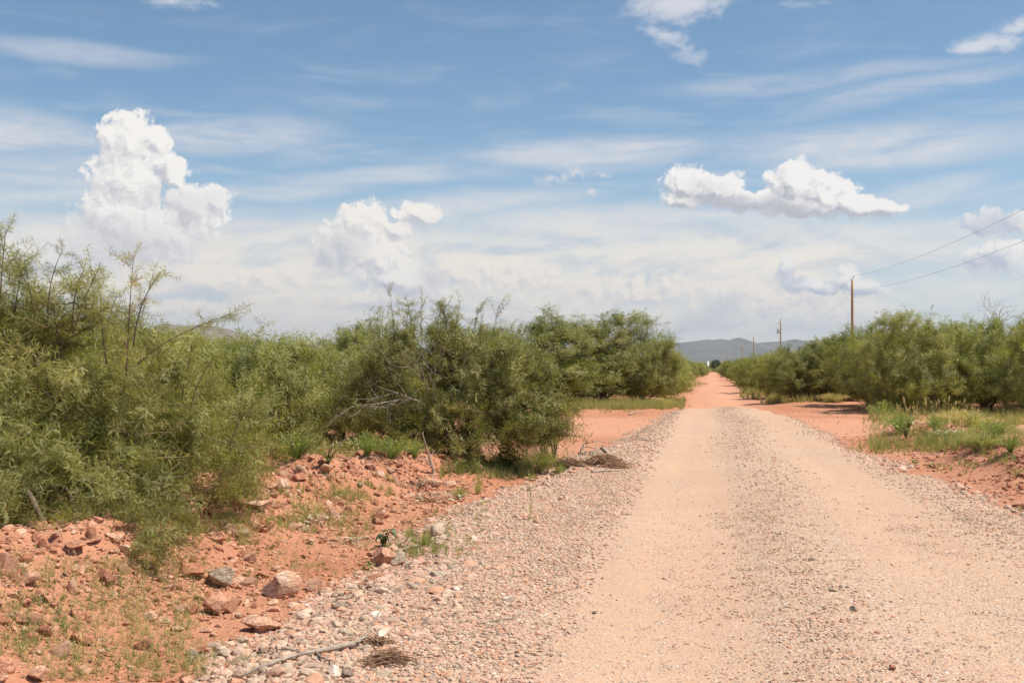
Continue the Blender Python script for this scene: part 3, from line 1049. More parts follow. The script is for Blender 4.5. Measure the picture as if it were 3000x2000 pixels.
    rock(1395, 1375, 46, "cream angular rock near the right end of the bank below the big shrub", tint=0.92, flat=0.6)
    rock(1268, 1424, 48, "smooth orange boulder on the slope facing the gravel", tint=0.62, flat=0.75, planes=4)
    rock(1085, 1374, 30, "small pink block left of the dead upright branch", tint=0.72)
    rock(1110, 1396, 38, "greyish pink rock below the small pink block", tint=0.95, flat=0.8)
    rock(1056, 1424, 26, "round grey-green cobble on the bank", 'greyrock', 0.6, flat=0.95, planes=3)
    rock(1317, 1420, 42, "tan rock with a grey stone at its side above the grass tuft", tint=0.85, flat=0.6)
    rock(1232, 1460, 38, "flat orange rock left of the white flowered weeds", tint=0.6, flat=0.5)
    rock(1118, 1655, 74, "big orange wedge rock at the gravel edge behind the ribbed brown one", tint=0.6, flat=0.7)
    rock(1105, 1705, 60, "brown-pink ribbed rock at the gravel edge", tint=0.36, flat=0.85, planes=5)
    rock(1172, 1650, 56, "grey-green angular rock at the gravel edge", 'greyrock', 0.62, flat=0.6)
    rock(1205, 1612, 50, "flat grey-pink rock at the gravel edge below the broad-leaved weed", 'greyrock', 0.8, flat=0.4)
    rock(1278, 1568, 46, "cream and grey block on the gravel edge", 'gravel', 0.6, flat=0.8)
    rock(1310, 1560, 40, "orange-cream block on the gravel edge right of the cream and grey one", 'gravel', 0.45, flat=0.8)
    rock(1286, 1690, 56, "flat grey-green stone lying in the coarse gravel", 'greyrock', 0.7, flat=0.35)
    rock(1490, 1762, 34, "pale yellow stone in the coarse gravel", 'gravel', 0.99, flat=0.6)
    rock(1332, 1726, 52, "large flat tan stone in the coarse gravel", 'gravel', 0.85, flat=0.4)
    rock(1490, 1392, 24, "dark grey stone at the tip of the bank by the big shrub", 'greyrock', 0.1, flat=0.8)
    rock(980, 1978, 58, "white streaked quartz lump in the gravel below the long branch", 'gravel', 1.0, flat=0.8)
    rock(1022, 1985, 46, "dark olive-grey stone beside the white quartz lump", 'greyrock', 0.35, flat=0.8)
    rock(2377, 1640, 22, "dark grey stone lying on the strip of gravel between the wheel tracks", 'greyrock', 0.4, flat=0.5)
    rock(2500, 1788, 28, "brown and tan stone in the middle strip of the roadway", 'greyrock', 0.7, flat=0.55)
    rock(2612, 1962, 24, "red-brown stone in the middle strip near the bottom edge", tint=0.1, flat=0.9)
    rock(2440, 1732, 22, "dark brown stone in the middle strip above the brown and tan one", 'greyrock', 0.5, flat=0.6)
    rock(1740, 1797, 16, "small dark stone on the smooth left wheel track", 'greyrock', 0.1, flat=0.7)
    # the nameless rest of the bank
    r = np.random.default_rng(5)
    shapes = [rock_mesh("rock", 300 + i, 7, 0.7, 2) for i in range(10)]
    meshes = []
    for V, T, tv in shapes:
        for tn in (-0.2, 0.0, 0.2):
            meshes.append(mesh_np("rock", V, T, M['redstone'], False, {'tint': np.clip(tv + tn, 0, 1)}))
    n = 0
    while n < 215:
        y = r.uniform(5.2, 17.5)
        uc = np.interp(y, [3, 7, 10, 12, 15.7, 18], [-4.3, -4.5, -4.85, -4.95, -4.3, -3.6])
        u = uc + r.normal() * 0.85
        x = u + SL * y
        if float(gravel_mask(np.array([x]), np.array([y]))[0]) > -0.05 or abs(x / y) > 0.47 or u < -6.6:
            continue
        s = 0.065 + 0.11 * r.random() ** 1.8
        o = obj("rock", meshes[int(r.integers(0, len(meshes)))], None, (x, y, float(surf_z(x, y)) + s * r.uniform(-0.05, 0.12)))
        o.rotation_euler = (r.normal() * .35, r.normal() * .35, r.uniform(0, 6.28))
        o.scale = (s, s * r.uniform(.8, 1.1), s * r.uniform(.7, 1.2))
        tag(o, "fist-sized red-brown rock lying loose among many like it on the left bank", "rock", G)
        n += 1


make_gravel()
make_clods()
make_rocks()

# ------------------------------------------------------------------ mesquite: limbs grown to fill an envelope, hung with leafy twigs
def ribbon(pts, side, w, segs_tint=0.0):
    """flat strip along pts, half width w[i] towards side"""
    pts = np.asarray(pts)
    s = np.asarray(side)
    V = np.concatenate([pts - s * np.asarray(w)[:, None], pts + s * np.asarray(w)[:, None]])
    n = len(pts)
    i = np.arange(n - 1)
    return V, np.stack([i, i + 1, n + i + 1, n + i], 1)


def twig_template(r, nleaf=9, pinlen=0.26, width=0.026, segs=3, stem=True, leaflets=False):
    """a leafy twig one unit long growing along +z; returns V, Q, T, tint"""
    b = Bag()
    zz = np.linspace(0, 1, 5)
    bend = r.normal(size=2) * 0.06
    zig = r.normal(size=(5, 2)) * 0.018
    ax = np.stack([bend[0] * zz ** 2 + zig[:, 0], bend[1] * zz ** 2 + zig[:, 1], zz], 1)
    if stem:
        b.tube(ax, np.linspace(0.011, 0.004, 5), 3, 0.9, cap=False)
    a0 = r.uniform(0, 6.28)
    for i in range(nleaf):
        t = 0.08 + 0.92 * (i + 0.5 * r.random()) / nleaf
        p = np.array([np.interp(t, zz, ax[:, k]) for k in range(3)])
        a = a0 + i * 2.4 + r.normal() * 0.5
        out = np.array([math.cos(a), math.sin(a), 0.0])
        d0 = out + np.array([0, 0, r.uniform(0.1, 0.9)])
        d0 /= np.linalg.norm(d0)
        sd = np.cross(d0, [0, 0, 1.0])
        sd /= np.linalg.norm(sd)
        L = pinlen * r.uniform(0.7, 1.2)
        for s in (-1, 1):
            d = d0 * 0.8 + sd * s * r.uniform(0.3, 0.75)
            d /= np.linalg.norm(d)
            k = np.linspace(0, 1, segs + 1)
            curve = r.uniform(0.0, 0.35)
            pts = p + 0.03 * d0 + d * (k * L)[:, None] - np.array([0, 0, 1.0]) * (curve * L * k ** 2)[:, None]
            nrm = np.cross(d, [0, 0, 1.0]) + r.normal(size=3) * 0.45
            nrm -= d * np.dot(nrm, d)
            nrm /= np.linalg.norm(nrm)
            if leaflets:
                m = 9
                kk = (np.arange(m) + 0.6) / m
                cp = p + 0.03 * d0 + d * (kk * L)[:, None] - np.array([0, 0, 1.0]) * (curve * L * kk ** 2)[:, None]
                hw = width * 1.25 * np.sin(np.clip(kk * 0.9 + 0.12, 0, 1) * np.pi) ** 0.5
                th = L / m * 0.27
                for q in (-1, 1):
                    tip = cp + nrm * (q * hw)[:, None] + d * (L / m * 0.55)
                    V = np.concatenate([cp - d * th, cp + d * th, tip + d * th * 0.7, tip - d * th * 0.7])
                    j = np.arange(m)
                    b.add(V, np.stack([j, j + m, j + 2 * m, j + 3 * m], 1), None, r.normal() * 0.05)
            else:
                w = width * np.sin(np.clip(k * 0.86 + 0.09, 0, 1) * np.pi) ** 0.6
                V, Q = ribbon(pts, nrm, w)
                b.add(V, Q, None, r.normal() * 0.06)
    return (np.concatenate(b.V), np.concatenate(b.Q), None, np.concatenate(b.A))


tr_ = np.random.default_rng(21)
TW_HERO = [twig_template(tr_, 17, 0.215, 0.0165, 3, leaflets=True) for _ in range(6)]
TW_NEAR = [twig_template(tr_, 16, 0.21, 0.0125, 3) for _ in range(6)]
TW_MID = [twig_template(tr_, 12, 0.23, 0.0155, 2, stem=False) for _ in range(6)]
TW_FAR = [twig_template(tr_, 6, 0.42, 0.050, 1, stem=False) for _ in range(6)]


def bez(a, c, b, n):
    t = np.linspace(0, 1, n)[:, None]
    return a * (1 - t) ** 2 + 2 * c * t * (1 - t) + b * t ** 2


def grow(seed, blobs, n1=7, n2=46, n3=260, tw_per=9, tw_len=0.34, templates=None, r0=0.06, shell=0.5, sprigs=(), droop=0.25, zmin=0.15, base_spread=0.25,
         bare=None, up=0.35, wood_sides=5, tw_var=0.35, wood3=True):
    """blobs: ellipsoids (cx,cy,cz,rx,ry,rz) in metres around the foot. Returns wood Bag and crown Bag."""
    r = np.random.default_rng(seed)
    B = np.array(blobs, float)
    vol = B[:, 3] * B[:, 4] * B[:, 5]
    pb = vol / vol.sum()

    def sample(n, lo):
        out = []
        while len(out) < n:
            k = r.choice(len(B), p=pb)
            d = r.normal(size=3)
            d /= np.linalg.norm(d)
            rad = lo + (1 - lo) * r.random() ** 0.7
            p = B[k, :3] + d * B[k, 3:] * rad
            if p[2] < zmin:
                continue
            # only keep it if it is not deep inside another blob
            q = np.linalg.norm((p - B[:, :3]) / B[:, 3:], axis=1)
            if (q < lo * 0.75).any():
                continue
            out.append(p)
        return np.array(out)
    wood, crown = Bag(), Bag()
    t1 = sample(n1, 0.2) * np.array([0.75, 0.75, 0.8])
    P1 = []
    for i, t in enumerate(t1):
        a = r.uniform(0, 6.28)
        b = np.array([math.cos(a), math.sin(a), 0]) * base_spread * r.random()
        b[2] = -0.08
        c = b + (t - b) * np.array([0.25, 0.25, 0.6]) + r.normal(size=3) * 0.12
        p = bez(b, c, t, 9)
        p[1:] += r.normal(size=(8, 3)) * 0.03
        rad = r0 * r.uniform(0.6, 1.1) * np.linspace(1, 0.38, 9)
        wood.tube(p, rad, 7, 0.1 * r.random())
        P1.append(np.hstack([p, rad[:, None]]))
    P1 = np.array(P1)

    def branch(targets, parents, tmin, n, sides, rscale, lift, jit, tint):
        """attach each target to the nearest point of the parent paths"""
        res = []
        flat = parents[:, tmin:, :].reshape(-1, 4)
        foot = np.array([0, 0, 0.1])
        for t in targets:
            d = np.linalg.norm(flat[:, :3] - t, axis=1) + 0.55 * np.clip(flat[:, 2] - t[2], 0, None)
            k = int(np.argmin(d + r.random(len(d)) * 0.12))
            b = flat[k, :3]
            L = np.linalg.norm(t - b)
            c = b + (t - b) * 0.5 + np.array([0, 0, 1.0]) * L * lift * r.uniform(0.3, 1.2) + r.normal(size=3) * L * 0.10
            p = bez(b, c, t, n)
            p[1:-1] += r.normal(size=(n - 2, 3)) * jit
            rad = min(flat[k, 3] * 0.8, rscale * (0.4 + L)) * np.linspace(1, 0.35, n)
            if sides:
                wood.tube(p, rad, sides, tint + 0.15 * r.random(), cap=False)
            res.append(np.hstack([p, rad[:, None]]))
        return np.array(res)
    t2 = sample(n2, 0.45)
    P2 = branch(t2, P1, 2, 7, 5, 0.022, 0.12, 0.02, 0.1)
    t3 = sample(n3, shell)
    P3 = branch(t3, P2, 1, 5, 4 if wood3 else 0, 0.0085, 0.10, 0.012, 0.3)
    if len(sprigs):
        P4 = []
        for (sx, sy, sz, L, lx, ly) in sprigs:
            b = np.array([sx, sy, sz])
            t = b + np.array([lx, ly, L])
            p = bez(b, b + np.array([lx * 0.2, ly * 0.2, L * 0.55]) + r.normal(size=3) * 0.03, t, 6)
            rad = 0.007 * np.linspace(1, 0.3, 6)
            wood.tube(p, rad, 4, 0.1, cap=False)
            P4.append(np.hstack([p, rad[:, None]]))
        P4 = np.array(P4)
    # twigs
    C = (B[:, :3] * pb[:, None]).sum(0)
    C[2] *= 0.55

    def twigs(paths, per, smin, length, fwd=0.9, rnd=0.55, drp=droop, upw=up):
        n = len(paths) * per
        k = np.repeat(np.arange(len(paths)), per)
        t = smin + (1 - smin) * r.random(n)
        t[::per] = 1.0
        f = t * (paths.shape[1] - 1)
        i = np.minimum(f.astype(int), paths.shape[1] - 2)
        w = (f - i)[:, None]
        a, b = paths[k, i, :3], paths[k, i + 1, :3]
        p = a * (1 - w) + b * w
        tg = b - a
        tg /= np.linalg.norm(tg, axis=1)[:, None] + 1e-9
        outw = p - C
        outw /= np.linalg.norm(outw, axis=1)[:, None] + 1e-9
        d = tg * fwd + outw * 0.55 + r.normal(size=(n, 3)) * rnd + np.array([0, 0, upw])
        d[:, 2] -= drp * r.random(n) * 1.6
        ln = length * (1 + tw_var * r.normal(size=n)).clip(0.45, 1.7)
        # one clump tone per branch plus a little per twig
        tone = 0.5 + 0.10 * r.normal(size=len(paths))[k] + 0.07 * r.normal(size=n)
        keep = p[:, 2] > 0.06
        if bare is not None:
            keep &= ~((np.linalg.norm((p - np.array(bare[:3])) / np.array(bare[3:6]), axis=1) < 1) & (r.random(n) < bare[6]))
        p, d, ln, tone = p[keep], d[keep], ln[keep], tone[keep]
        R = rot_from(d, r.uniform(0, 6.28, len(p)))
        pick = r.integers(0, len(templates), len(p))
        for j, tm in enumerate(templates):
            s = pick == j
            instance(crown, tm, p[s], R[s], ln[s], tone[s])
    twigs(P3, tw_per, 0.3, tw_len)
    if len(sprigs):
        twigs(P4, 17, 0.10, tw_len * 0.66, 0.5, 0.8, 0.25, 0.0)
    return wood, crown


def shrub(name, label, cat, loc, wood, crown, leafmat, barkmat='bark', rz=0.0, scale=1.0, group=None, dead=None):
    root = empty(name, loc, rz, scale)
    tag(root, label, cat, group)
    wood.obj("trunk", M[barkmat], root, True) if isinstance(wood, Bag) else obj("trunk", wood, root)
    crown.obj("crown", M[leafmat], root) if isinstance(crown, Bag) else obj("crown", crown, root)
    if dead is not None:
        obj("dead_branches", dead, root)
    return root


def dead_branches(seed, starts, mat='deadwood', depth=3, name="dead_branches"):
    """bare branching twigs; starts: (p, direction, length, radius)"""
    r = np.random.default_rng(seed)
    b = Bag()

    def rec(p, d, L, rad, lev):
        n = 5
        pts = [p]
        for i in range(n):
            d = d + r.normal(size=3) * 0.16 + np.array([0, 0, 0.02])
            d = d / np.linalg.norm(d)
            pts.append(pts[-1] + d * L / n)
        pts = np.array(pts)
        b.tube(pts, rad * np.linspace(1, 0.45, n + 1), 5 if lev > 1 else 3, 0.2 * r.random(), cap=False)
        if lev > 0:
            for k in range(int(r.integers(2, 5))):
                i = int(r.integers(2, n + 1))
                nd = d + r.normal(size=3) * 0.55
                rec(pts[i], nd / np.linalg.norm(nd), L * r.uniform(0.45, 0.75), rad * 0.55, lev - 1)
    for p, d, L, rad in starts:
        d = np.array(d, float)
        rec(np.array(p, float), d / np.linalg.norm(d), L, rad, depth)
    return b


# ---- the three nearest shrubs, each grown for its own place
def hero_left():
    # foot at about (-4.6, 9.6)
    x0, y0 = -4.75, 9.7
    z0 = float(ground_z(np.array([x0]), np.array([y0]))[0])
    blobs = [(-1.2, 0.3, 1.35, 1.5, 1.7, 1.2), (0.0, 0.3, 1.15, 1.4, 1.6, 0.82), (1.05, 0.4, 0.98, 1.05, 1.3, 0.62), (1.9, 0.6, 0.72, 0.75, 1.0, 0.60),
             (0.1, 0.2, 1.50, 0.8, 1.0, 1.0), (0.85, 0.3, 1.45, 0.75, 1.0, 0.82), (1.4, 0.4, 1.25, 0.7, 1.0, 0.68),
             (0.0, -0.7, 0.88, 1.4, 0.8, 0.52), (1.3, -0.6, 0.55, 0.8, 0.7, 0.36), (0.3, -1.0, 0.70, .9, .5, .34)]
    sp = [(1.58, -0.35, 1.50, 0.98, 0.06, 0), (1.64, -0.35, 1.75, 0.60, 0.22, 0), (1.7, -.4, 1.6, 0.40, 0.75, -.1), (1.6, -.4, 1.75, 0.28, -0.25, -.1), (1.4, -.3, 1.6, .55, -.05, 0), (0.52, -.3, 2.1, 0.62, 0.05, 0),
          (0.92, -.3, 1.95, .6, .12, 0), (1.12, -.3, 1.85, .55, .22, 0), (.38, -.3, 2.05, .55, .1, 0), (.30, -.35, 2.05, .6, -.02, 0), (.44, -.35, 2.0, .62, .08, 0), (.1, -.2, 2.1, .45, .05, 0),
          (.5, 0, 1.95, .55, .1, 0), (.7, 0, 1.9, .55, -.1, 0), (1.0, 0, 1.9, .5, .1, 0), (2.0, 0, 1.15, .5, .2, 0), (2.3, .2, .9, .4, .25, 0), (1.9, .1, 1.3, .5, .1, 0), (.25, 0, 2.1, .5, 0, 0), (1.25, .1, 1.7, .5, 0.1, 0)]
    wood, crown = grow(11, blobs, 10, 100, 760, 13, 0.26, TW_HERO, 0.055, 0.42, sp, droop=0.4, zmin=0.28, base_spread=0.5, up=0.12)
    # two stems standing at the edge of the bank, seen under the foliage
    for px_, py_, tx, ty, tz in ((30, 1600, 0.3, -0.1, 1.1), (150, 1560, 0.6, 0.2, 1.0), (110, 1540, -0.2, 0.2, 1.2)):
        gx, gy = gp(px_, py_)
        gx, gy = gx - 0.1, gy + 0.75
        gz = float(ground_z(np.array([gx]), np.array([gy]))[0])
        a = np.array([gx - x0, gy - y0, gz - z0 - 0.05])
        b = np.array([tx, ty, tz])
        wood.tube(bez(a, a * 0.75 + b * 0.25 + np.array([-0.12, 0, 0.45]), b, 9) + np.random.default_rng(int(px_)).normal(size=(9, 3)) * 0.025, np.linspace(0.024, 0.010, 9), 7, 0.0)
    # low boughs hanging over the bank towards the road
    w2, c2 = grow(12, [(0.6, -1.3, 0.62, 0.6, 0.4, 0.18), (1.55, -0.8, 0.42, 0.7, 0.6, 0.20), (2.25, -1.35, 0.36, 0.40, 0.35, 0.10)], 4, 14, 80, 9, 0.24, TW_HERO, 0.03, 0.2, droop=0.6, zmin=0.2, up=0.0)
    root = shrub("mesquite_shrub", "biggest mesquite overhanging the bank at the left edge, tall feathery shoots on top", "shrub", (x0, y0, z0), wood, crown, 'mesquite')
    # its low bough and some green pods
    bough = empty("bough", (0, 0, 0))
    bough.parent = root
    w2.obj("branch", M['bark'], bough, True)
    c2.obj("foliage", M['mesquite'], bough)
    pods(root, [(0.15, -1.25, 1.05), (0.75, -1.2, .75), (-0.45, -1.2, 1.0), (1.45, -0.7, .9), (-0.3, -1.1, 1.55), (0.5, -1.2, 0.5)], 77)
    return root


def pods(root, spots, seed):
    r = np.random.default_rng(seed)
    for p in spots:
        b = Bag()
        for k in range(int(r.integers(2, 5))):
            t = np.linspace(0, 1, 6)
            L = r.uniform(0.1, 0.17)
            a = r.uniform(0, 6.28)
            q = np.array(p) + r.normal(size=3) * 0.012 + np.stack([np.cos(a) * 0.25 * L * t ** 2, np.sin(a) * 0.25 * L * t ** 2, -L * t], 1)
            b.tube(q, 0.0045 * np.sin(np.clip(t * .9 + .08, 0, 1) * np.pi) ** .5, 4, r.random())
        b.obj("pods", M['pod'], root)


def hero_centre():
    x0, y0 = gp(1330, 1335)
    y0 += 0.3
    z0 = float(ground_z(np.array([x0]), np.array([y0]))[0])
    blobs = [(-0.35, 0.1, 1.15, 1.05, 1.1, 0.95), (0.40, 0, 0.95, 1.1, 1.1, 0.85), (1.05, 0, 0.75, 0.68, 0.9, 0.60), (-1.0, 0, 0.75, 0.8, 0.9, 0.6), (0.1, -0.6, 0.55, 1.2, 0.6, 0.42), (1.30, 0, 0.55, 0.50, 0.7, 0.40)]
    sp = [(-0.90, 0, 1.65, .90, -0.1, 0), (-.75, 0, 1.7, .6, .05, 0), (-0.5, 0, 1.75, .65, 0.0, 0), (-.3, .1, 1.75, .55, .1, 0), (0.0, 0, 1.65, .7, .08, 0), (.25, 0, 1.55, .65, .1, 0), (0.55, 0, 1.45, .85, .12, 0), (-.62, 0, 1.7, .6, -.08, 0), (-.15, 0, 1.7, .6, 0, 0), (.4, 0, 1.5, .6, 0, 0),
          (.75, 0, 1.4, .5, .2, 0), (-.1, 0, 1.8, .5, -.1, 0), (1.5, 0, .9, .1, .5, -.1), (1.6, -.1, .7, .05, .45, 0)]
    wood, crown = grow(31, blobs, 9, 60, 430, 13, 0.26, TW_NEAR, 0.055, 0.42, sp, droop=0.3, zmin=0.14, up=0.2, bare=(-0.5, -0.75, 1.2, 0.62, 0.85, 0.45, 0.93))
    db = dead_branches(5, [((-0.4, -0.5, 0.85), (-1, -0.55, 0.35), 0.8, 0.011), ((-0.35, -0.5, 0.95), (-0.4, -0.5, 1.0), 0.6, 0.010), ((-.3, -.5, .9), (0.2, -0.5, 1.0), 0.6, 0.010),
                           ((-.5, -.5, .9), (-1, -.4, .0), 0.8, 0.010), ((-.2, -.4, .8), (.7, -.5, .6), .6, .012)], depth=4)
    root = shrub("mesquite_shrub", "bushy mesquite with bare grey branches in its middle, behind the red bank", "shrub", (x0, y0, z0), wood, crown, 'mesquite')
    db.obj("dead_branches", M['deadwood'], root, True)
    pods(root, [(-.1, -.9, 1.5), (.35, -1.0, 1.0), (-.05, -1.0, .95)], 78)


hero_left()
hero_centre()

# ---- shared mesquite forms for the rest, full size, leaves as in life
FORMS = []


def form(seed, blobs, n2, n3, tw, tl, tmpl, **kw):
    w, c = grow(seed, blobs, 7, n2, n3, tw, tl, tmpl, **kw)
    FORMS.append((w.mesh("trunk", M['bark'], True), c.mesh("crown", M['mesquite'])))


def sprig_set(r, n, rad, z, L=0.6):
    out = []
    for _ in range(n):
        a, q = r.uniform(0, 6.28), rad * r.random() ** 0.5
        out.append((q * math.cos(a), q * math.sin(a), z * (1 - 0.25 * (q / rad) ** 2) - 0.3, L * r.uniform(0.7, 1.3), 0.15 * r.normal(), 0.15 * r.normal()))
    return out


r_ = np.random.default_rng(4)
# 0: broad round, 1: wide double dome, 2: upright ragged, 3: low spreading
form(101, [(0, 0, 1.35, 1.7, 1.6, 1.15), (0.9, 0.2, 1.1, 1.2, 1.2, 0.95), (-0.9, -0.2, 1.1, 1.2, 1.2, 0.95), (0, 0, 0.7, 2.0, 1.9, 0.6)], 50, 430, 13, 0.28, TW_MID, sprigs=sprig_set(r_, 14, 1.3, 2.4), up=0.25, droop=0.25, tw_var=.3)
form(102, [(-0.9, 0, 1.5, 1.3, 1.4, 1.25), (1.0, 0.1, 1.35, 1.3, 1.4, 1.15), (0, 0, 0.8, 2.2, 1.8, 0.7), (-0.3, 0.2, 1.9, 0.8, 0.9, 0.75)], 54, 450, 13, 0.28, TW_MID, sprigs=sprig_set(r_, 12, 1.4, 2.6), up=0.3, droop=0.2)
form(103, [(0, 0, 1.5, 1.2, 1.2, 1.2), (0.5, 0, 1.9, 0.8, 0.8, 0.9), (-0.6, 0, 1.2, 1.0, 1.0, 0.95), (0.2, 0, 0.8, 1.5, 1.4, 0.65)], 44, 370, 13, 0.28, TW_MID, sprigs=sprig_set(r_, 16, 1.1, 2.6, 0.75), up=0.4, droop=0.15)
form(104, [(0, 0, 0.85, 1.9, 1.7, 0.75), (0.8, 0.3, 1.1, 1.1, 1.0, 0.7), (-0.9, -0.1, 0.95, 1.1, 1.1, 0.75)], 44, 370, 13, 0.27, TW_MID, sprigs=sprig_set(r_, 10, 1.4, 1.7, 0.5), up=0.15, droop=0.3)
HEIGHT, WIDTH = [], []
for _w, _c in FORMS:
    _v = np.zeros(len(_c.vertices) * 3, dtype=np.float32)
    _c.vertices.foreach_get('co', _v)
    _v = _v.reshape(-1, 3)
    HEIGHT.append(float(_v[:, 2].max()))
    WIDTH.append(float(np.percentile(_v[:, 0], 98) - np.percentile(_v[:, 0], 2)))


def place(px, ybase, ytop, wpx, f, label, rz=0.0, dist=None, name="mesquite_shrub", group=None):
    """put form f so that its foot shows at photo column px, row ybase (or at distance dist), its top at row ytop and its spread is wpx pixels"""
    if dist is None:
        x, y = gp(px, ybase)
    else:
        y = dist
        x = (px - 1500) / F * y
    z = float(surf_z(np.array([x]), np.array([y]))[0])
    h = EYE + (HZ - ytop) * y / F - z
    w = wpx * y / F
    s = (w / WIDTH[f], w / WIDTH[f], h / HEIGHT[f])
    root = empty(name, (x, y, z), rz, s)
    tag(root, label, "shrub", group)
    obj("trunk", FORMS[f][0], root)
    obj("crown", FORMS[f][1], root)
    return root


# left of the road, near to far
place(640, 0, 925, 620, 3, "mesquite with pale upright tips just behind the right flank of the biggest one", 0.4, 17.0)
place(300, 0, 905, 800, 0, "mesquite filling the gap behind the tall shoots at far left", 2.1, 16.5)
place(40, 0, 830, 800, 1, "tall mesquite at the extreme left behind the biggest one", 1.1, 16.5)
place(985, 0, 985, 420, 3, "low spreading mesquite left of the one with bare grey branches", 2.9, 23.5)
place(820, 0, 955, 480, 0, "mesquite with ragged top in the second row left of centre", 0.9, 25)
place(1075, 0, 882, 330, 2, "rounded pale green mesquite standing higher behind the low spreading one", 1.7, 30)
place(1310, 0, 985, 400, 0, "mesquite directly behind the one with bare grey branches", 2.4, 36)
place(1560, 1176, 885, 430, 2, "taller mesquite across the side track, left of a twin crown", 0.3)
place(1760, 1174, 890, 400, 1, "dark based twin-crowned mesquite facing the junction", 3.0)
place(1885, 1176, 950, 230, 0, "mesquite sloping down to the grass at the left corner of the red road", 1.0)
place(1945, 1165, 1002, 150, 2, "low mesquite by the red road behind the corner one", 0.5)
place(1962, 1133, 1030, 115, 0, "small looking mesquite further along the left side of the red road", 0.1)
place(2012, 1116, 1048, 84, 1, "mesquite on the left where the red road narrows", 1.4)
place(2042, 1105, 1057, 62, 0, "last distinct mesquite left of the road's vanishing end", 2.2)
place(700, 0, 962, 420, 1, "mesquite seen through the tips in the third row at left", 0.2, 32)
place(480, 0, 935, 480, 0, "mesquite top below the brown hill at left", 1.9, 27)
place(1440, 0, 945, 260, 2, "slender mesquite between the grey-branched one and the taller one", 2.6, 40)
# right of the road
place(2690, 1205, 888, 400, 1, "biggest dark mesquite on the right with grey limbs showing", 0.6)
place(2890, 1200, 908, 380, 0, "wide mesquite at the right edge in front of the bare tree", 2.2)
place(3080, 1215, 900, 420, 1, "mesquite cut off by the right edge of the view", 1.0)
place(2560, 1192, 975, 260, 3, "low mesquite skirt at the left foot of the biggest right one", 2.0)
place(2450, 1172, 938, 230, 2, "mesquite with upright shoots in front of the tallest pole", 0.9)
place(2545, 1166, 932, 230, 0, "mesquite just right of the tallest pole", 2.7)
place(2365, 1170, 990, 240, 0, "rounded mesquite behind the tall grass right of the junction", 0.2)
place(2290, 1160, 1012, 200, 1, "pale mesquite below the pole with the transformer", 1.8)
place(2238, 1146, 1024, 170, 0, "mesquite on the right of the red road above the fallen limb's shadow", 2.6)
place(2190, 1128, 1038, 120, 3, "dark low mesquite leaning over the right side of the red road", 1.2)
place(2158, 1114, 1045, 90, 0, "mesquite on the right where the red road narrows", 0.4)
place(2134, 1103, 1052, 70, 1, "last distinct mesquite right of the road's vanishing end", 1.1)
place(2800, 0, 925, 380, 0, "mesquite behind the biggest right one", 0.0, 48)
place(2620, 0, 950, 260, 1, "mesquite behind between the tallest pole and the biggest right one", 0.9, 56)


# ---- the thicket and the far scrub that read as one mass
def thicket():
    r = np.random.default_rng(77)
    bag = Bag()
    wd = Bag()
    forms = []
    for k in range(3):
        w, c = grow(200 + k, [(0, 0, 1.2, 1.6, 1.5, 1.1), (0.6, 0.2, 1.5, 1.0, 1.0, 0.8), (-0.7, 0, 0.9, 1.2, 1.2, 0.8)], 5, 26, 170, 7, 0.5, TW_FAR, wood3=False,
                    sprigs=sprig_set(r, 5, 1.2, 2.2, 0.5), up=0.2)
        forms.append((np.concatenate(c.V), np.concatenate(c.Q), None, np.concatenate(c.A)))
    pts = []
    n = 0
    while n < 9000 and len(pts) < 230:
        n += 1
        y = r.uniform(14, 150) ** 1.0
        x = r.uniform(-0.62, 0.60) * y
        u = x - SL * y
        if u > -5.2 and u < 6.6:
            continue
        if y < 26 and u > -9.5 and u < 0:
            continue
        if abs(y - (29 - 0.1 * x) - 1.5) < 6.5 and y < 46:
            continue
        if u > 0 and (y < 40):
            continue
        if u < 0 and 36 < y < 44 and u > -12:
            continue
        if y > 60 and abs(u - 0.3) < 5.2:
            continue
        if any((x - a) ** 2 + (y - b) ** 2 < (2.6 + 0.02 * y) ** 2 for a, b in pts):
            continue
        pts.append((x, y))
    pts = np.array(pts)
    z = ground_z(pts[:, 0], pts[:, 1])
    k = r.integers(0, 3, len(pts))
    for j in range(3):
        s = k == j
        m = int(s.sum())
        S = np.stack([r.uniform(0.85, 1.35, m), r.uniform(0.85, 1.35, m), r.uniform(0.58, 0.82, m)], 1)
        instance(bag, forms[j], np.stack([pts[s, 0], pts[s, 1], z[s] - 0.05], 1), rot_z(r.uniform(0, 6.28, m)), S, r.normal(size=m) * 0.07)
    o = bag.obj("scrub_thicket", M['mesquite_far'])
    tag(o, "continuous green mesquite thicket filling the land behind the front rows", "thicket", kind='stuff')


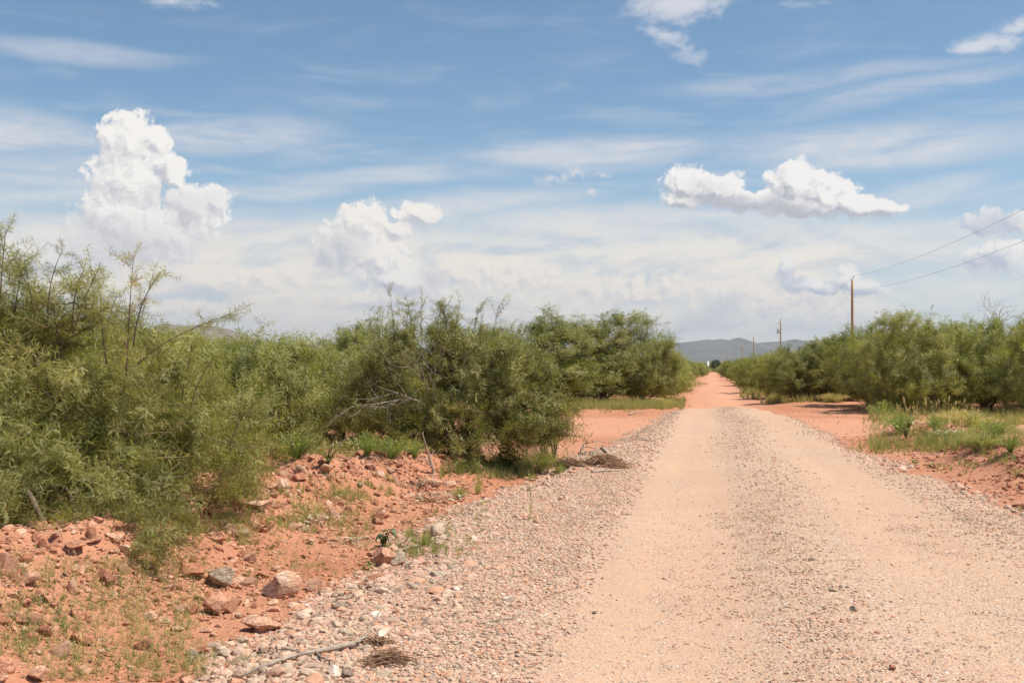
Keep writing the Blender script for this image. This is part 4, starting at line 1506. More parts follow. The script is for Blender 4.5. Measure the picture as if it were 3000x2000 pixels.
def far_scrub():
    r = np.random.default_rng(78)
    bag = Bag()
    # a rough tuft of leafy cards standing for one far shrub
    forms = []
    for k in range(4):
        n = 150
        d = r.normal(size=(n, 3))
        d /= np.linalg.norm(d, axis=1)[:, None]
        rad = r.uniform(0.55, 1.0, n) ** 0.5
        p = d * rad[:, None] * np.array([2.0, 2.0, 1.25]) + np.array([0, 0, 1.2])
        p += np.array([0.5, 0.2, 0.25]) * r.normal(size=(n, 1)) * 0.3
        p = p[p[:, 2] > 0.0]
        n = len(p)
        q = np.array([[-.5, 0, -.2], [.5, 0, -.25], [.4, .1, .25], [-.3, -.1, .2]]) * 0.62
        b = Bag()
        instance(b, (q, np.array([[0, 1, 2, 3]]), None, np.zeros(4)), p, rand_rot(r, n, 2.5), r.uniform(0.5, 1.3, n), 0.12 * r.normal(size=n) + 0.0)
        forms.append((np.concatenate(b.V), np.concatenate(b.Q), None, np.concatenate(b.A)))
    n = 3000
    y = 120 + (900 - 120) * r.random(n) ** 1.4
    x = r.uniform(-0.55, 0.55, n) * y
    near_axis = r.random(n) < 0.35
    x = np.where(near_axis, SL * y + r.normal(size=n) * 22, x)
    u = x - SL * y
    s = (np.abs(u - 0.4) > 3.2 + 1.5 * r.random(n)) | (y > 370)
    x, y = x[s], y[s]
    z = ground_z(x, y)
    k = r.integers(0, 4, len(x))
    for j in range(4):
        q = k == j
        m = int(q.sum())
        sc = r.uniform(0.75, 1.25, m)
        S = np.stack([sc * r.uniform(.8, 1.3, m), sc, sc * r.uniform(0.5, 0.78, m)], 1)
        instance(bag, forms[j], np.stack([x[q], y[q], z[q] - 0.1], 1), rot_z(r.uniform(0, 6.28, m)), S, 0.5 + r.normal(size=m) * 0.10)
    # still farther, broad clumps out to the plain
    n = 1500
    y = 900 + 4200 * r.random(n) ** 1.3
    x = r.uniform(-0.52, 0.52, n) * y
    z = ground_z(x, y)
    for j in range(4):
        q = np.arange(n) % 4 == j
        m = int(q.sum())
        S = np.stack([r.uniform(4, 14, m), r.uniform(3, 6, m), r.uniform(0.8, 1.2, m)], 1)
        instance(bag, forms[j], np.stack([x[q], y[q], z[q] - 0.1], 1), rot_z(r.uniform(-.4, .4, m)), S, 0.5 + r.normal(size=m) * 0.08)
    o = bag.obj("distant_scrub", M['mesquite_far'])
    tag(o, "far-off green scrub covering the plain up to the foot of the hills", "scrub", kind='stuff')


thicket()
far_scrub()

# ------------------------------------------------------------------ hills on the skyline
def mat_hill(name, a, b):
    m, t, out = new_mat(name)
    tc = t.new('ShaderNodeTexCoord')
    n = t.noise(tc.outputs['Object'], 0.004, 6, 0.65)
    n2 = t.noise(tc.outputs['Object'], 0.03, 4, 0.7)
    c = t.mix(t.sstep(n.outputs[0], 0.35, 0.65), C4(a), C4(b))
    c = t.mix(t.math('MULTIPLY', t.sstep(n2.outputs[0], 0.45, 0.65), 0.6), c, C4((0.055, 0.07, 0.045)))
    principled(t, out, c, 1.0, 0.0)
    return m


def hills(name, prof, dist, depth, seed, mat):
    prof = np.array(prof, float)
    px = np.arange(prof[0, 0], prof[-1, 0] + 1, 3.0)
    py = np.interp(px, prof[:, 0], prof[:, 1])
    # round the polyline off a little
    k = np.array([1, 2, 3, 2, 1.0])
    py = np.convolve(np.pad(py, 2, mode='edge'), k / k.sum(), mode='valid')
    h = (HZ - py) / F * dist + EYE
    rows = 46
    v = np.linspace(-1, 1.2, rows)
    V = []
    for s in v:
        y = dist + s * depth
        x = (px - 1500) / F * dist * (1 + 0.0 * s)
        X = x
        e = np.clip(1 - abs(s) ** 1.25, 0, 1) ** 1.15
        rid = fbm(X / (dist * .035) + 5, np.full_like(X, s * 3.1), 5, seed)
        gul = np.abs(fbm(X / (dist * .012), np.full_like(X, s * 2.2 + 9), 4, seed + 3) - 0.5) * 2
        z = (h + 12) * e * (1 - (1 - e) * (0.55 * rid + 0.45 * gul)) - 12
        V.append(np.stack([X, np.full_like(X, y) + 60 * (rid - .5) * (1 - e), z], 1))
    V = np.array(V)
    o = obj(name, mesh_np(name, V.reshape(-1, 3), grid_faces(rows, len(px)), mat, True))
    tag(o, kind='structure')


hills("mountains", [(1700, 1062), (1860, 1046), (1940, 1018), (1990, 1003), (2040, 998), (2070, 993), (2085, 996), (2110, 992), (2135, 996), (2162, 987), (2190, 999), (2215, 1004), (2260, 1000), (2300, 998),
                    (2325, 992), (2350, 998), (2390, 995), (2440, 992), (2500, 985), (2600, 990), (2700, 1000), (2900, 1020), (3200, 1062)], 9000, 2200, 5, mat_hill("mountain side", (0.15, 0.125, 0.10), (0.085, 0.09, 0.07)))
hills("hills", [(250, 1062), (380, 1005), (430, 965), (480, 946), (540, 952), (600, 951), (660, 960), (700, 972), (740, 988), (800, 1010), (900, 1035), (1050, 1062)], 6500, 1400, 9,
      mat_hill("hill side", (0.26, 0.19, 0.13), (0.17, 0.14, 0.09)))


# ------------------------------------------------------------------ power line
def mat_simple(name, col, rough=0.8, spec=0.3, metal=0.0, scale=6.0, var=0.25, stretch=(1, 1, 1)):
    m, t, out = new_mat(name)
    tc = t.new('ShaderNodeTexCoord')
    n = t.noise(t.vmath('MULTIPLY', tc.outputs['Object'], stretch), scale, 5, 0.65)
    c = t.mix(t.sstep(n.outputs[0], 0.3, 0.7), C4(tuple(x * (1 - var) for x in col)), C4(tuple(x * (1 + var) for x in col)))
    principled(t, out, c, rough, spec, bump(t, n.outputs[0], 0.004, 0.5), metal)
    return m


M['pole'] = mat_simple("weathered pole", (0.44, 0.285, 0.165), 0.85, 0.2, 0, 9.0, 0.22, (6, 6, 0.35))
M['porcelain'] = mat_simple("grey insulator", (0.30, 0.30, 0.31), 0.4, 0.5)
M['steel'] = mat_simple("galvanised steel", (0.42, 0.43, 0.44), 0.5, 0.5, 0.6)
M['tankgrey'] = mat_simple("painted grey steel", (0.55, 0.56, 0.56), 0.5, 0.5)
M['whitepaint'] = mat_simple("white paint", (0.8, 0.8, 0.78), 0.6, 0.4)
M['wire'] = mat_simple("wire", (0.16, 0.16, 0.17), 0.6, 0.4)
POLES = []


def pole(px, top, label, dist=None, transformer=False, x=None, zt=None):
    d = dist
    if x is None:
        x = (px - 1500) / F * d
        zt = EYE + (HZ - top) / F * d
    zg = float(ground_z(np.array([x]), np.array([d]))[0])
    root = empty("utility_pole", (x, d, zg))
    tag(root, label, "utility pole", "wooden poles of the power line right of the road")
    H = zt - zg - 0.32
    b = Bag()
    zz = np.linspace(-0.3, H, 8)
    b.tube(np.stack([0 * zz, 0 * zz, zz], 1), np.linspace(0.165, 0.105, 8), 12, 0.0)
    b.obj("pole", M['pole'], root, True)
    b = Bag()
    b.tube(np.array([(0.09, 0, H - 0.25), (0.09, 0, H + 0.18)]), 0.014, 6, 0.0)
    b.obj("bracket", M['steel'], root)
    b = Bag()
    zz = np.array([0.12, 0.14, 0.18, 0.19, 0.23, 0.24, 0.29, 0.31])
    b.tube(np.stack([0 * zz + .09, 0 * zz, zz + H], 1), [0.03, 0.07, 0.06, 0.035, 0.055, 0.035, 0.045, 0.01], 10, 0.0)
    b.obj("insulator", M['porcelain'], root, True)
    b = Bag()
    b.tube(np.array([(0.10, 0, H - 1.03), (0.19, 0, H - 1.03)]), 0.03, 8, 0.0)
    b.obj("insulator", M['porcelain'], root, True)
    if transformer:
        tr = empty("transformer", (-0.42, 0, H - 2.1))
        tr.parent = root
        b = Bag()
        zz = np.array([-0.42, -0.40, -0.1, 0.3, 0.42, 0.47, 0.49])
        b.tube(np.stack([0 * zz, 0 * zz, zz], 1), [0.20, 0.23, 0.23, 0.23, 0.23, 0.17, 0.02], 16, 0.0)
        b.obj("tank", M['tankgrey'], tr, True)
        b = Bag()
        zz = np.array([0.42, 0.5, 0.52, 0.6, 0.62, 0.72])
        b.tube(np.stack([0 * zz - .05, 0 * zz, zz], 1), [0.06, 0.04, 0.06, 0.035, 0.05, 0.015], 8, 0.0)
        b.obj("bushing", M['porcelain'], tr, True)
        b = Bag()
        b.tube(np.array([(0.15, 0, 0.2), (0.36, 0, 0.2)]), 0.03, 6, 0.0)
        b.tube(np.array([(0.15, 0, -.2), (0.34, 0, -.2)]), 0.03, 6, 0.0)
        b.obj("mount", M['steel'], tr)
        b = Bag()
        b.tube(np.array([(0, 0, H - 0.55), (-0.45, 0, H - 0.5)]), 0.02, 6, 0.0)
        b.tube(np.array([(-0.42, 0, H - 0.42), (-0.42, 0, H - 0.9)]), 0.03, 6, 0.0)
        b.obj("cutout_switch", M['porcelain'], root)
    POLES.append((np.array([x + 0.09, d, zg + H + 0.31]), np.array([x + 0.19, d, zg + H - 1.03])))
    return root


pole(0, 0, "wooden pole of the line standing beside the viewer, outside the picture", 0.0 + 1.0, x=14.0, zt=9.75)
pole(2497, 808, "tallest looking and nearest wooden utility pole rising above the right shrubs", 107)
pole(2287, 932, "second wooden utility pole with a grey transformer hanging on its left side", 212, True)
pole(2208, 981, "third wooden utility pole, left of the one with the transformer", 338)
pole(2174, 1008, "fourth utility pole against the blue mountains", 455)
pole(2149, 1016, "fifth utility pole, thin against the mountains", 608)
pole(2129, 1026, "far utility pole carrying a small white transformer", 833, True)
pole(2115, 1033, "farthest utility pole at the end of the line", 1098)


def wires():
    for k in range(len(POLES) - 1):
        for lev, nm in ((0, "top"), (1, "lower")):
            a, b = POLES[k][lev], POLES[k + 1][lev]
            t = np.linspace(0, 1, 40)
            span = np.linalg.norm(b - a)
            sag = 1.45 * (span / 107) ** 1.0
            p = a + (b - a) * t[:, None]
            p[:, 2] -= 4 * sag * t * (1 - t)
            bg = Bag()
            bg.tube(p, 0.007 if k < 1 else 0.006, 5, 0.0)
            o = bg.obj("power_line", M['wire'], None, True)
            where = ["from the tallest pole out of the right edge of the picture", "between the tallest pole and the one with the transformer", "between the second and third poles", "between the third and fourth poles",
                     "between the fourth and fifth poles", "between the fifth pole and the white transformer's pole", "between the two farthest poles"][k]
            tag(o, ("thin dark upper wire " if lev == 0 else "thin dark lower wire ") + where, "wire", "wires of the power line")


wires()


# ------------------------------------------------------------------ small distant things
def white_tank():
    d = 620.0
    x = (2074 - 1500) / F * d
    zg = float(ground_z(np.array([x]), np.array([d]))[0])
    top = EYE + (HZ - 1057) / F * d
    H = top - zg
    root = empty("water_tank", (x, d, zg))
    tag(root, "small white round water tank showing above the scrub at the road's end", "tank")
    b = Bag()
    zz = np.array([0.0, 0.02, H * 0.9])
    b.tube(np.stack([0 * zz, 0 * zz, zz], 1), [0.5, 0.52, 0.52], 20, 0.0)
    b.obj("tank_body", M['whitepaint'], root, True)
    b = Bag()
    zz = np.array([H * 0.9, H * 0.93, H * 0.98, H])
    b.tube(np.stack([0 * zz, 0 * zz, zz], 1), [0.55, 0.48, 0.25, 0.05], 20, 0.0)
    b.obj("roof", M['whitepaint'], root, True)


white_tank()


def far_dark_tree():
    d = 400.0
    x = (2096 - 1500) / F * d
    zg = float(ground_z(np.array([x]), np.array([d]))[0])
    w, c = grow(400, [(0, 0, 2.4, 1.7, 1.5, 1.7), (0.6, 0, 2.9, 1.0, 1.0, 1.2)], 5, 20, 150, 8, 0.5, TW_FAR, up=0.2, wood3=False)
    shrub("dark_tree", "round dark tree standing over the scrub right of the white tank", "tree", (x, d, zg), w, c, 'juniper')


far_dark_tree()


def bare_tree():
    d = 52.0
    x = (2925 - 1500) / F * d
    zg = float(ground_z(np.array([x]), np.array([d]))[0])
    root = empty("bare_tree", (x, d, zg))
    tag(root, "leafless dead tree with fine upswept twigs behind the right hand mesquites", "tree")
    b = dead_branches(9, [((0, 0, 2.0), (0.15, 0, 1), 1.4, 0.035), ((0, 0, 2.0), (-0.75, 0.1, 1), 1.3, 0.03), ((0, 0, 2.1), (0.8, 0, 1), 1.35, 0.03), ((0, 0, 2.3), (-0.25, 0.1, 1), 1.5, 0.03),
                          ((0, 0, 2.2), (0.45, -.1, 1), 1.4, .03), ((0, 0, 1.9), (1.1, 0, .6), 1.2, .028)], depth=4)
    b.obj("branches", M['deadwood'], root, True)
    b = Bag()
    b.tube(np.array([(0, 0, -0.1), (0.03, 0, 1.0), (0, 0, 2.0), (0.03, 0, 2.4)]), [0.14, 0.11, 0.09, 0.06], 8, 0.0)
    b.obj("trunk", M['deadwood'], root, True)


bare_tree()


# ------------------------------------------------------------------ low plants
def px_to_xy(px, py):
    z = np.full(len(px), -0.1)
    for _ in range(5):
        y = (EYE - z) * F / (py - HZ)
        x = (px - 1500) / F * y
        z = 0.5 * z + 0.5 * surf_z(x, y)
    return x, y, surf_z(x, y)


def blade_tuft(r, n=16, spread=0.35, w=0.012, segs=3, seed_heads=0.0, lean=0.35):
    b = Bag()
    for _ in range(n):
        a = r.uniform(0, 6.28)
        o = np.array([math.cos(a), math.sin(a), 0])
        L = r.uniform(0.5, 1.0)
        t = np.linspace(0, 1, segs + 1)
        q = r.random() * lean
        pts = o * 0.12 * r.random() + o * (t[:, None] ** 1.8 * spread * (0.3 + q)) + np.array([0, 0, 1.0]) * (t * L)[:, None] * (1 - 0.25 * q * t[:, None] ** 2)
        sd = np.array([-math.sin(a + r.normal() * .8), math.cos(a + r.normal() * .8), 0])
        V, Q = ribbon(pts, sd, w * (1 - t * 0.85))
        b.add(V, Q, None, 0.12 * r.normal() + 0.15 * (r.random() < 0.3))
        if r.random() < seed_heads:
            tip = pts[-1]
            hp = tip + (pts[-1] - pts[-2]) / np.linalg.norm(pts[-1] - pts[-2]) * np.array([0, 0.4, 0.8, 1.0])[:, None] * 0.22
            V, Q = ribbon(hp, sd, np.array([0.004, 0.016, 0.014, 0.002]))
            b.add(V, Q, None, 0.6)
    return (np.concatenate(b.V), np.concatenate(b.Q), None, np.concatenate(b.A))


def leafy_weed(r, n=14, leaf=0.16, w=0.03, spread=0.5):
    """small forb: thin stems with little oval leaves"""
    b = Bag()
    for _ in range(max(3, n // 4)):
        a = r.uniform(0, 6.28)
        o = np.array([math.cos(a), math.sin(a), 0])
        t = np.linspace(0, 1, 4)
        L = r.uniform(0.6, 1.0)
        pts = o * (t[:, None] * spread * r.random()) + np.array([0, 0, 1.0]) * (t * L)[:, None]
        b.tube(pts, 0.006, 3, 0.25, cap=False)
        for k in range(4):
            f = r.uniform(0.2, 1.0)
            p = np.array([np.interp(f, t, pts[:, i]) for i in range(3)])
            d = r.normal(size=3)
            d[2] = abs(d[2]) * 0.5
            d /= np.linalg.norm(d)
            sd = np.cross(d, [0, 0, 1.0])
            sd /= np.linalg.norm(sd) + 1e-6
            k3 = np.array([0, 0.35, 0.7, 1.0])
            V, Q = ribbon(p + d * (k3 * leaf)[:, None], sd, w * np.array([0.2, 1, 0.8, 0.1]))
            b.add(V, Q, None, 0.1 * r.normal())
    return (np.concatenate(b.V), np.concatenate(b.Q), None, np.concatenate(b.A))


gr_ = np.random.default_rng(55)
TUFT = [blade_tuft(gr_) for _ in range(6)]
TUFT_SEED = [blade_tuft(gr_, 12, 0.3, 0.008, 3, 0.5, 0.2) for _ in range(4)]
WEED = [leafy_weed(gr_) for _ in range(6)]


def strew(bag, tmpl, rects, seed, tone=0.5, tvar=0.12, rel=True, clump=True):
    """rects: (px0, px1, py0, py1, count, height m, tone)"""
    r = np.random.default_rng(seed)
    for a, b_, c, d, n, h, tn in rects:
        if clump:
            m = max(1, n // 7)
            cx, cy = r.uniform(a, b_, m), r.uniform(c, d, m)
            k = r.integers(0, m, n)
            px = cx[k] + r.normal(size=n) * (b_ - a) * 0.04 + r.normal(size=n) * 6
            py = cy[k] + r.normal(size=n) * (d - c) * 0.06
            px, py = np.clip(px, a - 10, b_ + 10), np.clip(py, c, d)
        else:
            px, py = r.uniform(a, b_, n), r.uniform(c, d, n)
        x, y, z = px_to_xy(px, py)
        S = h * r.uniform(0.5, 1.25, n)
        S3 = np.stack([S * r.uniform(.8, 1.4, n), S * r.uniform(.8, 1.4, n), S], 1)
        pick = r.integers(0, len(tmpl), n)
        for j, t in enumerate(tmpl):
            q = pick == j
            instance(bag, t, np.stack([x[q], y[q], z[q] - 0.01], 1), rot_z(r.uniform(0, 6.28, int(q.sum()))), S3[q], tn + r.normal(size=int(q.sum())) * tvar)


def grasses():
    bag = Bag()
    strew(bag, TUFT, [
        (640, 1100, 1425, 1560, 520, 0.11, 0.5), (560, 900, 1500, 1600, 110, 0.10, 0.5), (1040, 1420, 1500, 1640, 260, 0.09, 0.4), (1180, 1300, 1560, 1640, 90, 0.13, 0.35),
        (840, 1320, 1300, 1370, 420, 0.26, 0.42), (1290, 1640, 1345, 1400, 330, 0.22, 0.32), (1380, 1560, 1380, 1425, 90, 0.16, 0.5), (950, 1150, 1400, 1480, 120, 0.12, 0.4),
        (1560, 1990, 1178, 1200, 1300, 0.32, 0.52), (1560, 1900, 1198, 1210, 160, 0.14, 0.62), (1900, 2010, 1176, 1196, 160, 0.32, 0.42), (1990, 2062, 1118, 1134, 120, 0.35, 0.55),
        (2180, 2450, 1140, 1168, 520, 0.50, 0.50), (2240, 2560, 1160, 1182, 420, 0.38, 0.66), (2540, 3000, 1195, 1250, 520, 0.34, 0.48), (2560, 3000, 1250, 1320, 620, 0.26, 0.50),
        (2500, 2760, 1290, 1330, 260, 0.14, 0.40), (2740, 3000, 1320, 1400, 160, 0.12, 0.42), (2290, 2520, 1210, 1290, 50, 0.10, 0.45)], 1)
    strew(bag, TUFT_SEED, [(0, 620, 1660, 1990, 420, 0.10, 0.66), (640, 1050, 1450, 1600, 60, 0.16, 0.55), (1300, 1620, 1360, 1400, 25, 0.35, 0.4), (2600, 2900, 1200, 1265, 35, 0.42, 0.55),
                           (850, 1250, 1310, 1360, 60, .32, .6)], 2)
    o = bag.obj("grass", M['grass'])
    tag(o, "sparse green and straw-coloured grass tufts on the banks and verges", "grass", kind='stuff')
    bag = Bag()
    strew(bag, WEED, [(0, 620, 1650, 1995, 1700, 0.065, 0.55), (450, 760, 1880, 1995, 130, 0.05, 0.5), (600, 1080, 1440, 1700, 650, 0.06, 0.5), (1000, 1330, 1480, 1640, 160, 0.08, 0.35),
                      (620, 900, 1640, 1780, 70, 0.06, 0.4), (850, 1330, 1300, 1370, 220, 0.16, 0.4), (2540, 2980, 1220, 1320, 320, 0.18, 0.4), (1290, 1660, 1340, 1390, 220, .2, .3),
                      (1380, 2000, 1500, 1990, 14, 0.04, 0.4), (2900, 3000, 1480, 1530, 18, 0.06, 0.4), (1600, 1980, 1182, 1200, 260, .2, .5)], 3)
    o = bag.obj("weeds", M['weed'])
    tag(o, "scattered low leafy weeds sprouting among the stones of the banks", "weeds", kind='stuff')


grasses()


def bush_clump(r, n=90, w=0.004, spread=0.75):
    """dense dome of thin upright stems; returns stems template and tip positions"""
    b = Bag()
    tips = []
    for _ in range(n):
        a = r.uniform(0, 6.28)
        q = r.random() ** 0.6
        o = np.array([math.cos(a), math.sin(a), 0])
        top = o * q * spread + np.array([0, 0, (1 - 0.45 * q * q) * r.uniform(0.75, 1.0)])
        c = o * q * spread * 0.25 + np.array([0, 0, top[2] * 0.6])
        p = bez(o * 0.05 * r.random(), c, top, 5)
        sd = r.normal(size=3)
        sd[2] = 0
        sd /= np.linalg.norm(sd)
        V, Q = ribbon(p, sd, np.array([1, 1, 0.9, 0.8, 0.5]) * w)
        b.add(V, Q, None, 0.1 * r.normal())
        tips.append(top)
        for k in range(5):          # thin leaves along the stem
            f = r.uniform(0.35, 1)
            i = min(int(f * 4), 3)
            pp = p[i] * (1 - (f * 4 - i)) + p[i + 1] * (f * 4 - i)
            d = (p[i + 1] - p[i])
            d = d / np.linalg.norm(d) + r.normal(size=3) * 0.5
            V, Q = ribbon(pp + d * np.array([0, 0.5, 1.0])[:, None] * 0.1, sd, np.array([0.4, 1.3, 0.2]) * w)
            b.add(V, Q, None, 0.15 * r.normal())
    return (np.concatenate(b.V), np.concatenate(b.Q), None, np.concatenate(b.A)), np.array(tips)


def flower_heads(r, tips, n, size):
    b = Bag()
    q = np.array([[-.5, -.5, 0], [.5, -.5, 0.1], [.5, .5, 0], [-.5, .5, .1]])
    k = r.integers(0, len(tips), n)
    p = tips[k] + r.normal(size=(n, 3)) * 0.035
    instance(b, (q, np.array([[0, 1, 2, 3]]), None, np.zeros(4)), p, rand_rot(r, n, 1.2), size * r.uniform(0.6, 1.3, n), 0.5 + r.normal(size=n) * 0.2)
    return b


def clump_meshes(seed, leafmat, flowmat, nfl, fsize, n=90, w=0.006, spread=0.75, tone=0.5):
    r = np.random.default_rng(seed)
    (V, Q, _, A), tips = bush_clump(r, n, w, spread)
    me = mesh_np("stems", V, Q, M[leafmat], False, {'tint': A + tone})
    fl = flower_heads(r, tips, nfl, fsize).mesh("flowers", M[flowmat])
    return me, fl


SNAKE = [clump_meshes(60 + i, 'weed', 'yellow', 130, 0.028, 170, 0.006) for i in range(3)]
WHITE = [clump_meshes(70 + i, 'weed', 'white', 260, 0.045, 80, 0.008, 1.0) for i in range(2)]
WHITED = [clump_meshes(75, 'straw', 'white', 240, 0.05, 80, 0.010, 1.3)]
PLAIN = [clump_meshes(80 + i, 'grass', 'yellow', 30, 0.02, 180, 0.006, 0.8, 0.5 + 0.2 * i) for i in range(3)]


def clump(kind, k, px, py, hpx, wpx, label, name, cat, group=None):
    x, y = gp(px, py)
    z = float(surf_z(np.array([x]), np.array([y]))[0])
    h, w = hpx * y / F, wpx * y / F / 1.5
    root = empty(name, (x, y, z - 0.01), (px * 0.37) % 6.28, (w, w, h))
    tag(root, label, cat, group)
    obj("stems", kind[k][0], root)
    obj("flowers", kind[k][1], root)['kind'] = 'stuff'
    return root


Y_ = "flowering_shrub"
clump(SNAKE, 0, 870, 1345, 95, 190, "greyish snakeweed with few yellow flowers beside the nearest mesquite's right flank", Y_, "shrub")
clump(SNAKE, 1, 1150, 1342, 72, 180, "yellow flowered bush in front of the grey-branched mesquite, left of the dead stick", Y_, "shrub")
clump(SNAKE, 2, 1075, 1335, 78, 110, "yellow-green flowering bush between two others behind the red bank", Y_, "shrub")
clump(SNAKE, 0, 1215, 1340, 60, 90, "small yellow flowered bush touching the dead upright stick", Y_, "shrub")
clump(WHITE, 0, 1040, 1318, 38, 100, "white flowered bush behind the yellow-green one", Y_, "shrub")
clump(SNAKE, 1, 700, 1330, 60, 110, "small yellow flowered bush half under the mesquite branches", Y_, "shrub")
clump(SNAKE, 2, 2590, 1228, 60, 110, "round yellow-green bush by the red side track on the right", Y_, "shrub")
clump(SNAKE, 0, 2635, 1270, 70, 130, "yellow-green bush at the left end of the right bank", Y_, "shrub")
clump(SNAKE, 1, 2920, 1290, 75, 150, "rounded yellow topped bush on the right bank near the picture's edge", Y_, "shrub")
clump(SNAKE, 2, 2740, 1262, 52, 90, "bright green feathery bush in the middle of the right bank", Y_, "shrub")
clump(SNAKE, 0, 2960, 1325, 60, 110, "green bush below the rounded yellow topped one", Y_, "shrub")
clump(WHITE, 1, 2785, 1290, 36, 90, "mound of small cream flowers on the right bank", Y_, "shrub")
clump(WHITE, 0, 2585, 1222, 24, 50, "small cream flowered plant against the round bush by the side track", Y_, "shrub")
clump(PLAIN, 1, 2850, 1250, 52, 170, "tawny grass clump at the back of the right bank", "grass_clump", "grass clump")
clump(PLAIN, 0, 2880, 1315, 60, 200, "broad feathery green grass clump low on the right bank", "grass_clump", "grass clump")
clump(PLAIN, 2, 2800, 1240, 48, 130, "reddish brown dry clump above the cream flower mound", "grass_clump", "grass clump")
clump(PLAIN, 0, 1345, 1462, 44, 80, "round pale green grass tuft at the foot of the left bank", "grass_clump", "grass clump")
clump(PLAIN, 1, 1400, 1448, 40, 44, "thin feathery grass tuft right of the round pale green one", "grass_clump", "grass clump")
clump(PLAIN, 0, 1590, 1372, 66, 130, "tall green grass clump at the right foot of the grey-branched mesquite", "grass_clump", "grass clump")
clump(PLAIN, 1, 1475, 1372, 60, 120, "green grass clump under the middle of the grey-branched mesquite", "grass_clump", "grass clump")
clump(PLAIN, 2, 2330, 1172, 36, 130, "wide tawny clump in the verge right of the junction", "grass_clump", "grass clump")
clump(PLAIN, 1, 2260, 1160, 46, 130, "tall pale grass clump at the right corner of the red road", "grass_clump", "grass clump")
clump(PLAIN, 2, 2440, 1178, 30, 120, "reddish low brush clump beside the side track below the tallest pole", "grass_clump", "grass clump")
clump(PLAIN, 0, 1700, 1186, 26, 120, "grass clump at the foot of the taller mesquite across the side track", "grass_clump", "grass clump")
clump(PLAIN, 1, 1940, 1192, 30, 80, "grass clump at the left corner where gravel meets the red road", "grass_clump", "grass clump")
clump(WHITED, 0, 1262, 1470, 30, 150, "reddish weed mat dotted with white flowers on the slope of the bank", "flowering_weed", "weed")
clump(WHITE, 1, 1420, 1476, 14, 60, "small white flowered weed where the coarse gravel begins", "flowering_weed", "weed")
clump(WHITED, 0, 1225, 1425, 24, 110, "white flowered weed mat left of the smooth orange boulder", "flowering_weed", "weed")
clump(WHITED, 0, 900, 1530, 22, 150, "pale flowered mat in the middle of the bank by the grass", "flowering_weed", "weed")
clump(WHITED, 0, 960, 1400, 16, 70, "white flowered weed among the broken pink rocks on the crest", "flowering_weed", "weed")
clump(WHITED, 0, 1020, 1590, 18, 90, "white flecked weed left of the broad-leaved plant", "flowering_weed", "weed")


def leaf_plant(name, label, cat, px, py, hpx, wpx, nl, leaf, mat='broad', seed=1, droop=0.6, stemcol='bark', flowers=0):
    r = np.random.default_rng(seed)
    x, y = gp(px, py)
    z = float(surf_z(np.array([x]), np.array([y]))[0])
    H, W = hpx * y / F, wpx * y / F * 0.5
    root = empty(name, (x, y, z))
    tag(root, label, cat)
    st, lv, fl = Bag(), Bag(), Bag()
    for i in range(max(3, nl // 8)):
        a = r.uniform(0, 6.28)
        tip = np.array([math.cos(a) * W * r.random(), math.sin(a) * W * r.random(), H * r.uniform(0.6, 1.0)])
        p = bez(np.zeros(3), tip * np.array([0.2, 0.2, 0.6]), tip, 6)
        st.tube(p, 0.035 * min(H, 0.3) * np.linspace(1, .5, 6), 5, 0.1)
        for k in range(8):
            f = r.uniform(0.45, 1.0)
            q = p[0] * 0 + np.array([np.interp(f, np.linspace(0, 1, 6), p[:, j]) for j in range(3)])
            b = r.uniform(0, 6.28)
            d = np.array([math.cos(b), math.sin(b), r.uniform(-0.2, 0.6)])
            d /= np.linalg.norm(d)
            sd = np.cross(d, [0, 0, 1.0])
            sd /= np.linalg.norm(sd)
            t = np.array([0, .2, .45, .7, .9, 1.0])
            L = leaf * r.uniform(0.6, 1.2)
            pts = q + d * (t * L)[:, None] - np.array([0, 0, 1.0]) * (t ** 2 * L * droop * r.random())[:, None]
            V, Q = ribbon(pts, sd, L * 0.27 * np.array([0.15, 0.8, 1.0, 0.8, 0.4, 0.03]))
            lv.add(V, Q, None, 0.4 + 0.2 * r.normal())
        if flowers and r.random() < flowers:
            for m in range(2):
                ctr = tip + r.normal(size=3) * 0.03
                q4 = np.array([[-.5, 0, -.5], [.5, .1, -.5], [.5, 0, .5], [-.5, -.1, .5]]) * 0.035
                fl.add(q4 + ctr, np.array([[0, 1, 2, 3]]), None, 0.3)
    st.obj("stems", M[stemcol], root, True)
    lv.obj("leaves", M[mat], root, True)
    if fl.n:
        fl.obj("flowers", M['yellow'], root)
    return root


leaf_plant("broadleaf_weed", "dark green broad-leaved weed with drooping leaves beside the gravel edge", "weed", 1128, 1602, 62, 80, 26, 0.075, seed=3, droop=1.3)
leaf_plant("broadleaf_weed", "little bright green seedling growing out behind the ribbed brown rock", "weed", 1080, 1668, 34, 44, 20, 0.04, 'weed', seed=4)
leaf_plant("broadleaf_weed", "bright green clump at the inner edge of the right gravel", "weed", 2682, 1362, 16, 40, 30, 0.07, 'weed', seed=5)
leaf_plant("broadleaf_weed", "bright green clump on red soil right of the one at the gravel edge", "weed", 2725, 1370, 16, 36, 30, 0.07, 'weed', seed=6)
leaf_plant("leafy_plant", "green leafy plant spreading through the grass at the left end of the right bank", "plant", 2655, 1285, 72, 120, 100, 0.09, 'weed', seed=7, droop=.8, stemcol='weed')
leaf_plant("leafy_plant", "sunflower-like plant with orange-yellow blooms at the mesquite's right edge", "plant", 1625, 1360, 110, 130, 60, 0.09, 'weed', seed=8, flowers=0.9)
leaf_plant("leafy_plant", "leafy green plant under the mesquite's right side above the gravel tip", "plant", 1500, 1380, 90, 140, 110, 0.09, 'mesquite', seed=9, droop=.8)
leaf_plant("leafy_plant", "pale spiny leaved plant in a bare spot behind the bank", "plant", 960, 1372, 70, 100, 60, 0.06, 'grass', seed=10)


